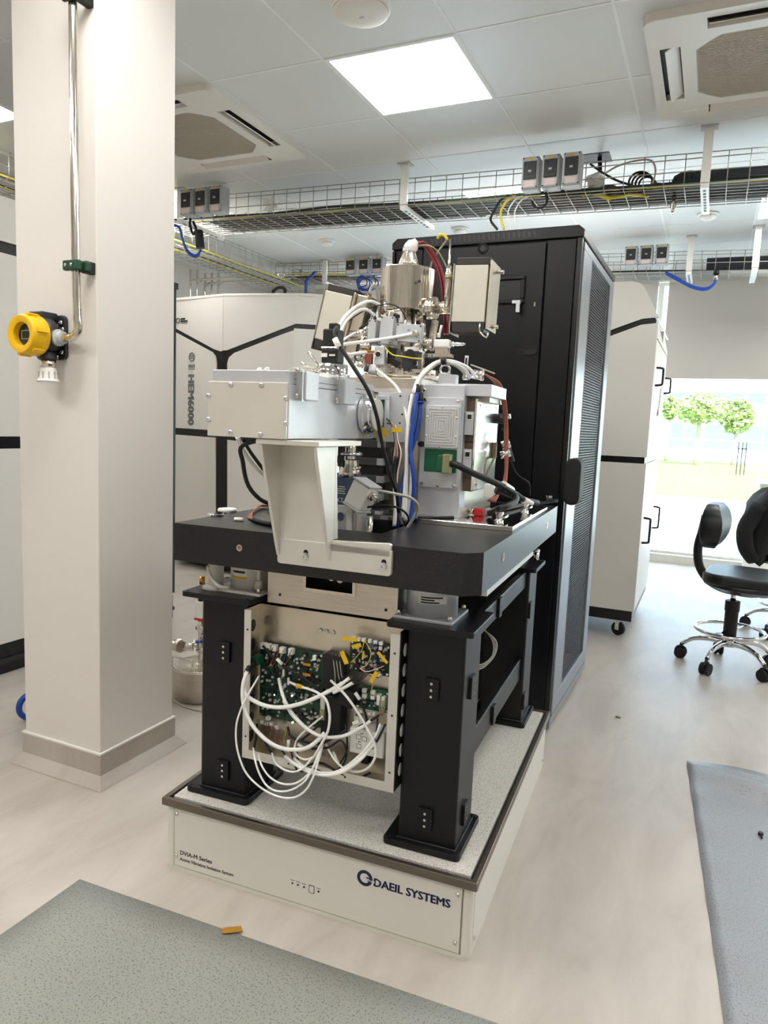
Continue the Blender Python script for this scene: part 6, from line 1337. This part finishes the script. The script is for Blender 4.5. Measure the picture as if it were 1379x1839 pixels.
def board(label, px0, py0, px1, py1, y, seed, dens, m='pcb'):
    """board spanning the two photo corners on the plane y"""
    a, d = MC.P(px0, py0, y=y), MC.P(px1, py1, y=y); T = Thing('circuit_board', label, 'circuit board', ((a.x+d.x)/2, y, d.z), MC)
    bd = T.part('board', B().box(a.x, d.x, y, y+.003, d.z, a.z), m, bev=.0006); r_ = random.Random(seed)
    for x in (a.x+.006, d.x-.006):
        for z in (d.z+.006, a.z-.006): T.part('standoff', B().cyl((x, y-.002, z), (x, ty1, z), .0035, n=8), 'steel', bd)
    bc, bw, bs_ = B(), B(), B()
    for k in range(dens):
        x, z = r_.uniform(a.x+.008, d.x-.008), r_.uniform(d.z+.008, a.z-.008); t = r_.random()
        if t < .5: bc.cbox((x, y-.002, z), (r_.uniform(.004, .014), .004, r_.uniform(.004, .014)))
        elif t < .75: bw.cbox((x, y-.003, z), (r_.uniform(.003, .008), .006, r_.uniform(.003, .007)))
        else: bs_.cyl((x, y, z), (x, y-r_.uniform(.003, .009), z), r_.uniform(.002, .0042), n=8)
    T.part('chips', bc, 'chip', bd, kind='stuff'); T.part('small_components', bw, 'cable_grey', bd, kind='stuff'); T.part('capacitors', bs_, 'grey_box', bd, kind='stuff')
    return T, bd, a, d
def conns(T, bd, pts, y, dim, m='white_plastic'):
    src = None
    for px, py in pts:
        p = MC.P(px, py, y=y)
        if src is None: src = T.part('connector', B().cbox((p.x, y-dim[1]/2, p.z), dim), m, bd, bev=.001); p0 = p
        else: T.like(src, (p.x-p0.x, 0, p.z-p0.z), bd)
yb = .106
T, bd, a, d = board('large green circuit board on the cable side of the tray', 468, 1155, 577, 1308, yb, 2, 230)
conns(T, bd, [(476, 1158), (485, 1160), (496, 1162), (510, 1166), (526, 1168)], yb, (.014, .014, .016))
conns(T, bd, [(474, 1294), (482, 1297), (490, 1298), (500, 1304), (484, 1288)], yb, (.011, .012, .010))
conns(T, bd, [(553, 1192), (553, 1210)], yb, (.024, .008, .008), 'gold'); conns(T, bd, [(511, 1207), (520, 1222)], yb, (.006, .008, .02)); conns(T, bd, [(567, 1180)], yb, (.01, .01, .014))
for px, py in ((494, 1247), (525, 1249), (526, 1297)): q = MC.P(px, py, y=yb); T.part('status_led', B().cyl((q.x, yb, q.z), (q.x, yb-.004, q.z), .0022, n=8), 'led_green', bd)
q = MC.P(463, 1184, y=.09); T.part('green_terminal', B().cbox((q.x, .088, q.z), (.02, .03, .024)), 'pcb_plain', bd, bev=.002)
T, bd, a, d = board('upper green circuit board with yellow cable tags', 629, 1148, 699, 1216, yb, 5, 110)
conns(T, bd, [(637, 1145), (646, 1147), (655, 1148), (666, 1150), (676, 1152), (686, 1154)], yb, (.010, .010, .009)); conns(T, bd, [(667, 1158)], yb, (.018, .008, .012), 'turbo_blue'); conns(T, bd, [(685, 1163), (684, 1212)], yb, (.009, .009, .009))
T, bd, a, d = board('small green circuit board with four white sockets', 640, 1232, 699, 1282, yb, 8, 40, 'pcb_plain')
conns(T, bd, [(656, 1239), (656, 1248), (671, 1242), (671, 1251)], yb, (.012, .009, .010)); conns(T, bd, [(683, 1254), (692, 1257)], yb, (.009, .016, .026)); conns(T, bd, [(650, 1276), (665, 1280), (673, 1281)], yb, (.008, .008, .009))
# white power adapter
a, d = MC.P(629, 1304, y=.075), MC.P(692, 1364, y=.075)
T = Thing('power_adapter', 'white power adapter brick in the lower tray corner', 'power adapter', ((a.x+d.x)/2, .09, d.z), MC)
bk = T.part('case', B().box(a.x, d.x-.005, .072, .118, d.z, a.z), 'white_plastic', bev=.003)
q = MC.P(655, 1330, y=.0715)
for dx, dz in ((-.024, .012), (-.008, .010), (-.022, -.012)): T.part('printed_box', B().frame('y', .0708, .0718, (q.x+dx, q.x+dx+.013, q.z+dz-.012, q.z+dz), (q.x+dx+.0007, q.x+dx+.0123, q.z+dz-.0113, q.z+dz-.0007)), 'text_grey', bk)
T.part('printed_line', B().box(q.x-.018, q.x-.010, .0708, .0718, q.z-.007, q.z-.0055).box(q.x-.012, q.x-.004, .0708, .0718, q.z+.016, q.z+.0172), 'text_dark', bk)
T.part('mount_lug', B().box(a.x-.001, a.x+.02, .10, .118, a.z, a.z+.018), 'cab_grey', bk); T.part('black_cap', B().box(a.x+.028, a.x+.048, .085, .115, d.z-.03, d.z), 'black', bk, bev=.002); T.part('plug_pin', B().box(a.x+.052, a.x+.058, .09, .11, d.z-.03, d.z), 'black', bk)
T.part('red_mark', B().cbox((q.x+.012, .0711, q.z+.03), (.016, .001, .010), RY(20)), 'pink', bk)
# black cable block in the tray middle
a, d = MC.P(583, 1172, y=.095), MC.P(615, 1240, y=.095)
T = Thing('cable_block', 'black cable duct block in the middle of the tray', 'cable duct', ((a.x+d.x)/2, .1, .4), MC)
T.part('duct', B().box(a.x, d.x, .085, .119, d.z, a.z), 'black', bev=.003)
a2, d2 = MC.P(580, 1245, y=.09), MC.P(613, 1325, y=.09); T.part('lower_duct', B().box(a2.x, d2.x, .08, .119, d2.z, a2.z), 'rubber', bev=.004); T.part('steel_plug', B().box(a2.x+.002, a2.x+.016, .07, .082, a2.z-.035, a2.z), 'steel', bev=.002); T.part('gold_plug', B().box(a2.x, a2.x+.014, .072, .082, a2.z-.065, a2.z-.036), 'olive', bev=.002)
T.part('side_lump', B().cbox((d2.x+.018, .09, a2.z+.006), (.045, .04, .05), RY(15)), 'rubber', bev=.008)
for k in range(9): T.part('duct_wire', B().tube([MC.P(597+k*2, 1176, y=.088), MC.P(601+k*2, 1205+k, y=.082), MC.P(602+k*3, 1228, y=.078)], .0014, 5, 3), 'cable_grey' if k % 3 == 0 else 'cable_black')
# cables
E_ = lambda *a: [MC.P(px, py, y=y) for px, py, y in a]
GW = 'thick white cables of the electronics tray'; GT = 'thin white cables looping below the electronics tray'; GB = 'black cables inside the electronics tray'
def tc(name, label, pts, r, m, g=None): return cable(name, label, E_(*pts), r*.8, m, MC, g)
tc('white_cable', 'thick white cable looping from the tray edge to the middle plugs', [(444, 1205, .035), (437, 1228, .030), (440, 1245, .030), (455, 1258, .030), (480, 1268, .030), (510, 1270, .032), (545, 1262, .04), (580, 1247, .05), (607, 1232, .065), (632, 1216, .08)], .0068, 'cable_white')
tc('white_cable', 'thick white cable sweeping low across the tray to a plug', [(442, 1210, .032), (436, 1235, .026), (437, 1262, .024), (446, 1290, .024), (465, 1317, .024), (492, 1338, .026), (520, 1346, .03), (548, 1344, .035), (568, 1332, .04), (583, 1316, .05)], .0066, 'cable_white')
tc('white_cable', 'thick white cable falling from board centre toward the adapter', [(501, 1219, .09), (506, 1242, .06), (515, 1265, .045), (532, 1290, .04), (556, 1312, .04), (580, 1323, .045), (600, 1324, .05), (622, 1320, .055), (653, 1304, .06), (668, 1292, .075)], .0058, 'cable_white')
tc('white_cable', 'second white cable alongside, ending at the lower plug', [(509, 1258, .05), (525, 1284, .042), (548, 1307, .042), (572, 1321, .05), (584, 1318, .055)], .0052, 'cable_white')
tc('white_cable', 'white cable with orange band reaching the middle plugs', [(520, 1225, .08), (536, 1232, .07), (556, 1238, .06), (572, 1245, .05), (586, 1258, .04), (592, 1285, .035), (588, 1315, .035), (572, 1345, .035), (560, 1365, .04)], .0042, 'cable_white')
T = Thing('cable_tag', 'orange band on the white tray cable', 'tag', MC.P(538, 1232, y=.065), MC); T.part('band', B().cyl(MC.P(533, 1230, y=.071), MC.P(543, 1234, y=.067), .0052, n=10), 'label_yellow')
tc('white_cable', 'straight white cable crossing from the duct to the adapter', [(594, 1222, .07), (620, 1248, .045), (645, 1283, .04), (660, 1310, .04), (672, 1335, .042), (674, 1358, .045), (662, 1378, .045), (640, 1386, .05), (612, 1375, .055), (598, 1350, .06)], .0040, 'cable_white')
tc('white_cable', 'thick white cable bundle curving along the tray bottom', [(512, 1358, .05), (530, 1372, .035), (555, 1386, .028), (585, 1392, .026), (615, 1386, .028), (640, 1370, .034), (660, 1350, .045), (674, 1332, .055)], .0058, 'cable_white')
tc('white_cable', 'white cable bundled along the tray bottom to the yellow tags', [(528, 1362, .05), (550, 1380, .03), (580, 1388, .03), (610, 1384, .032), (645, 1358, .04), (670, 1328, .052), (684, 1300, .07)], .0048, 'cable_white')
loops = [
    [(465, 1214, .06), (448, 1243, .03), (434, 1270, .015), (424, 1305, .008), (426, 1345, .004), (440, 1385, .0), (465, 1412, -.004), (495, 1429, -.006), (525, 1433, -.006), (548, 1420, .0), (562, 1396, .01), (572, 1365, .03), (579, 1340, .045)],
    [(455, 1343, .045), (458, 1365, .02), (466, 1390, .008), (480, 1412, .004), (500, 1421, .0), (525, 1418, .0), (548, 1402, .008), (562, 1378, .02), (575, 1345, .04)],
    [(464, 1354, .045), (470, 1375, .02), (484, 1395, .010), (505, 1407, .006), (530, 1407, .006), (552, 1392, .015), (566, 1372, .025), (577, 1345, .04)],
    [(488, 1352, .06), (495, 1370, .03), (510, 1382, .02), (530, 1386, .02), (548, 1376, .025), (560, 1360, .035)],
    [(532, 1330, .06), (529, 1345, .04), (535, 1358, .035), (550, 1364, .035), (568, 1355, .04), (580, 1335, .05)],
    [(580, 1286, .07), (560, 1302, .05), (542, 1318, .045), (533, 1329, .05)],
    [(585, 1335, .06), (595, 1356, .05), (612, 1376, .04), (635, 1387, .04)]]
for k, l in enumerate(loops): tc('white_cable', 'thin white cable looping out of the electronics tray' if k < 4 else 'thin white cable looped inside the tray bottom', l, .0032, 'cable_white', GT if k < 4 else 'thin white cables inside the tray bottom')
cable('cable_boot', 'black boot where thick white cables leave the green terminal', E_((458, 1190, .07), (450, 1196, .055), (443, 1208, .036)), .0078, 'rubber')
for k, l in enumerate(([(472, 1160, .09), (490, 1180, .08), (510, 1196, .075), (540, 1214, .075), (575, 1238, .075)], [(480, 1165, .09), (495, 1190, .08), (500, 1212, .085)], [(522, 1226, .085), (548, 1238, .08), (585, 1255, .075)],
        [(517, 1306, .09), (522, 1322, .07), (545, 1332, .06), (575, 1335, .055), (605, 1322, .055), (622, 1310, .06)], [(560, 1345, .06), (590, 1342, .05), (612, 1330, .05), (622, 1350, .05), (615, 1375, .05), (590, 1388, .05), (560, 1378, .05), (540, 1384, .05), (532, 1345, .06)],
        [(620, 1300, .08), (623, 1325, .07), (622, 1350, .06), (610, 1372, .055)], [(474, 1325, .09), (480, 1340, .07), (488, 1352, .06)], [(496, 1335, .08), (508, 1350, .06), (516, 1362, .05)], [(520, 1340, .07), (526, 1362, .05), (533, 1384, .045)],
        [(645, 1305, .07), (662, 1296, .07), (680, 1285, .075)], [(668, 1345, .06), (680, 1325, .06), (692, 1300, .075)], [(678, 1290, .075), (676, 1312, .06), (672, 1332, .06)], [(545, 1378, .05), (575, 1370, .05), (610, 1388, .05), (640, 1398, .055), (665, 1388, .06)],
        [(640, 1245, .09), (652, 1270, .085), (660, 1295, .08)], [(595, 1250, .08), (612, 1262, .075), (640, 1258, .085)], [(455, 1350, .06), (460, 1325, .08), (462, 1300, .10)], [(575, 1300, .09), (555, 1318, .08), (540, 1330, .07)])):
    tc('black_cable', 'black cable curling among the boards in the electronics tray', l, (.0042, .0035, .0030)[k % 3], 'cable_black', GB)
for k, (px, py, m_) in enumerate(((486, 1172, 'cable_red'), (492, 1176, 'cable_orange'), (497, 1178, 'copper'), (505, 1176, 'cable_yellow'), (512, 1178, 'cable_blue'), (520, 1176, 'copper'), (480, 1305, 'cable_red'), (488, 1312, 'copper'), (496, 1316, 'cable_orange'), (505, 1318, 'copper'), (513, 1316, 'cable_yellow'))):
    nm_ = {'cable_red': 'red', 'cable_orange': 'orange', 'copper': 'brown', 'cable_yellow': 'yellow', 'cable_blue': 'blue'}[m_]
    up_ = k < 6
    tc('thin_lead', 'thin %s wire at the %s connectors of the large board' % (nm_, 'top' if up_ else 'bottom'), [(px+(4 if up_ else -3), py-9, .092), (px, py, .085), (px-4, py+12 if up_ else py+10, .088), (px-(10 if up_ else 2), py+22, .09)], .0012, m_, 'thin coloured wires of the large board')
for k, (l, m_) in enumerate((([(655, 1150, .092), (648, 1170, .08), (630, 1190, .075)], 'cable_yellow'), ([(655, 1150, .092), (666, 1172, .075), (660, 1192, .07), (647, 1201, .07)], 'cable_yellow'), ([(674, 1155, .092), (674, 1180, .075), (660, 1195, .072), (645, 1202, .07)], 'cable_blue'), ([(620, 1190, .07), (640, 1192, .068), (650, 1203, .066), (680, 1195, .07), (692, 1194, .085)], 'cable_red'), ([(648, 1202, .066), (662, 1212, .066), (678, 1217, .075), (684, 1213, .09)], 'copper'), ([(646, 1200, .066), (660, 1206, .064), (690, 1196, .08)], 'cable_white'), ([(672, 1218, .07), (668, 1236, .08), (665, 1252, .09)], 'cable_yellow'))):
    nm_ = {'cable_yellow': 'yellow', 'cable_blue': 'blue', 'cable_red': 'red', 'copper': 'brown', 'cable_white': 'white'}[m_]
    tc('thin_lead', 'thin %s wire on the upper board among yellow tags' % nm_, l, .0014, m_, 'thin wires of the upper board')
for k in range(7): tc('thin_lead', 'thin black wire fanning from the upper board to the middle plugs', [(645+k*3, 1203+k, .07), (634+k*2, 1210+k*2, .066), (622, 1214+k*2.5, .066), (608+k, 1222+k*2, .072)], .0016, 'cable_black', 'black wires of the upper board')
cable('white_cable', 'white plug lead of the upper board, upper one', E_((628, 1217, .066), (612, 1230, .062), (600, 1240, .06)), .0045, 'cable_white'); cable('white_cable', 'white plug lead of the upper board, lower one', E_((634, 1226, .066), (616, 1236, .062), (598, 1244, .058)), .0045, 'cable_white')
for px, py, dx, dz, r_ in ((628, 1148, .042, .010, -5), (640, 1160, .026, .010, -22), (618, 1181, .034, .013, 62), (687, 1181, .036, .008, 42), (671, 1216, .034, .010, -62), (652, 1177, .004, .022, 5)):
    c = MC.P(px, py, y=.066); single('cable_tag', 'yellow paper tag on the upper board wires', 'tag', B().cbox(c, (dx, .001, dz), RY(r_)), 'label_yellow', c, MC, 'yellow tags in the tray')
for px, py, r_ in ((502, 1188, 38), (642, 1250, 50), (518, 1336, 90), (540, 1340, 25), (633, 1395, 20), (640, 1297, -30)):
    c = MC.P(px, py, y=.062); single('cable_tag', 'white label sleeve on a tray cable', 'tag', B().cyl(c+Vector((-.010*math.cos(math.radians(r_)), 0, .010*math.sin(math.radians(r_)))), c+Vector((.010*math.cos(math.radians(r_)), 0, -.010*math.sin(math.radians(r_)))), .0045, n=10), 'label_white', c, MC, 'white label sleeves in the tray')
for k in range(2): tc('red_boot', 'red crimp boot on the small board leads', [(682+k*3, 1284, .075), (685+k*3, 1276, .085)], .004, 'red', 'red boots in the tray')
for k in range(4): tc('thin_lead', 'pale yellow wire at the small board plugs', [(682+k*3, 1258, .088), (681+k*3, 1270, .08), (684+k*2, 1284, .075)], .0018, 'olive', 'pale wires of the small board')
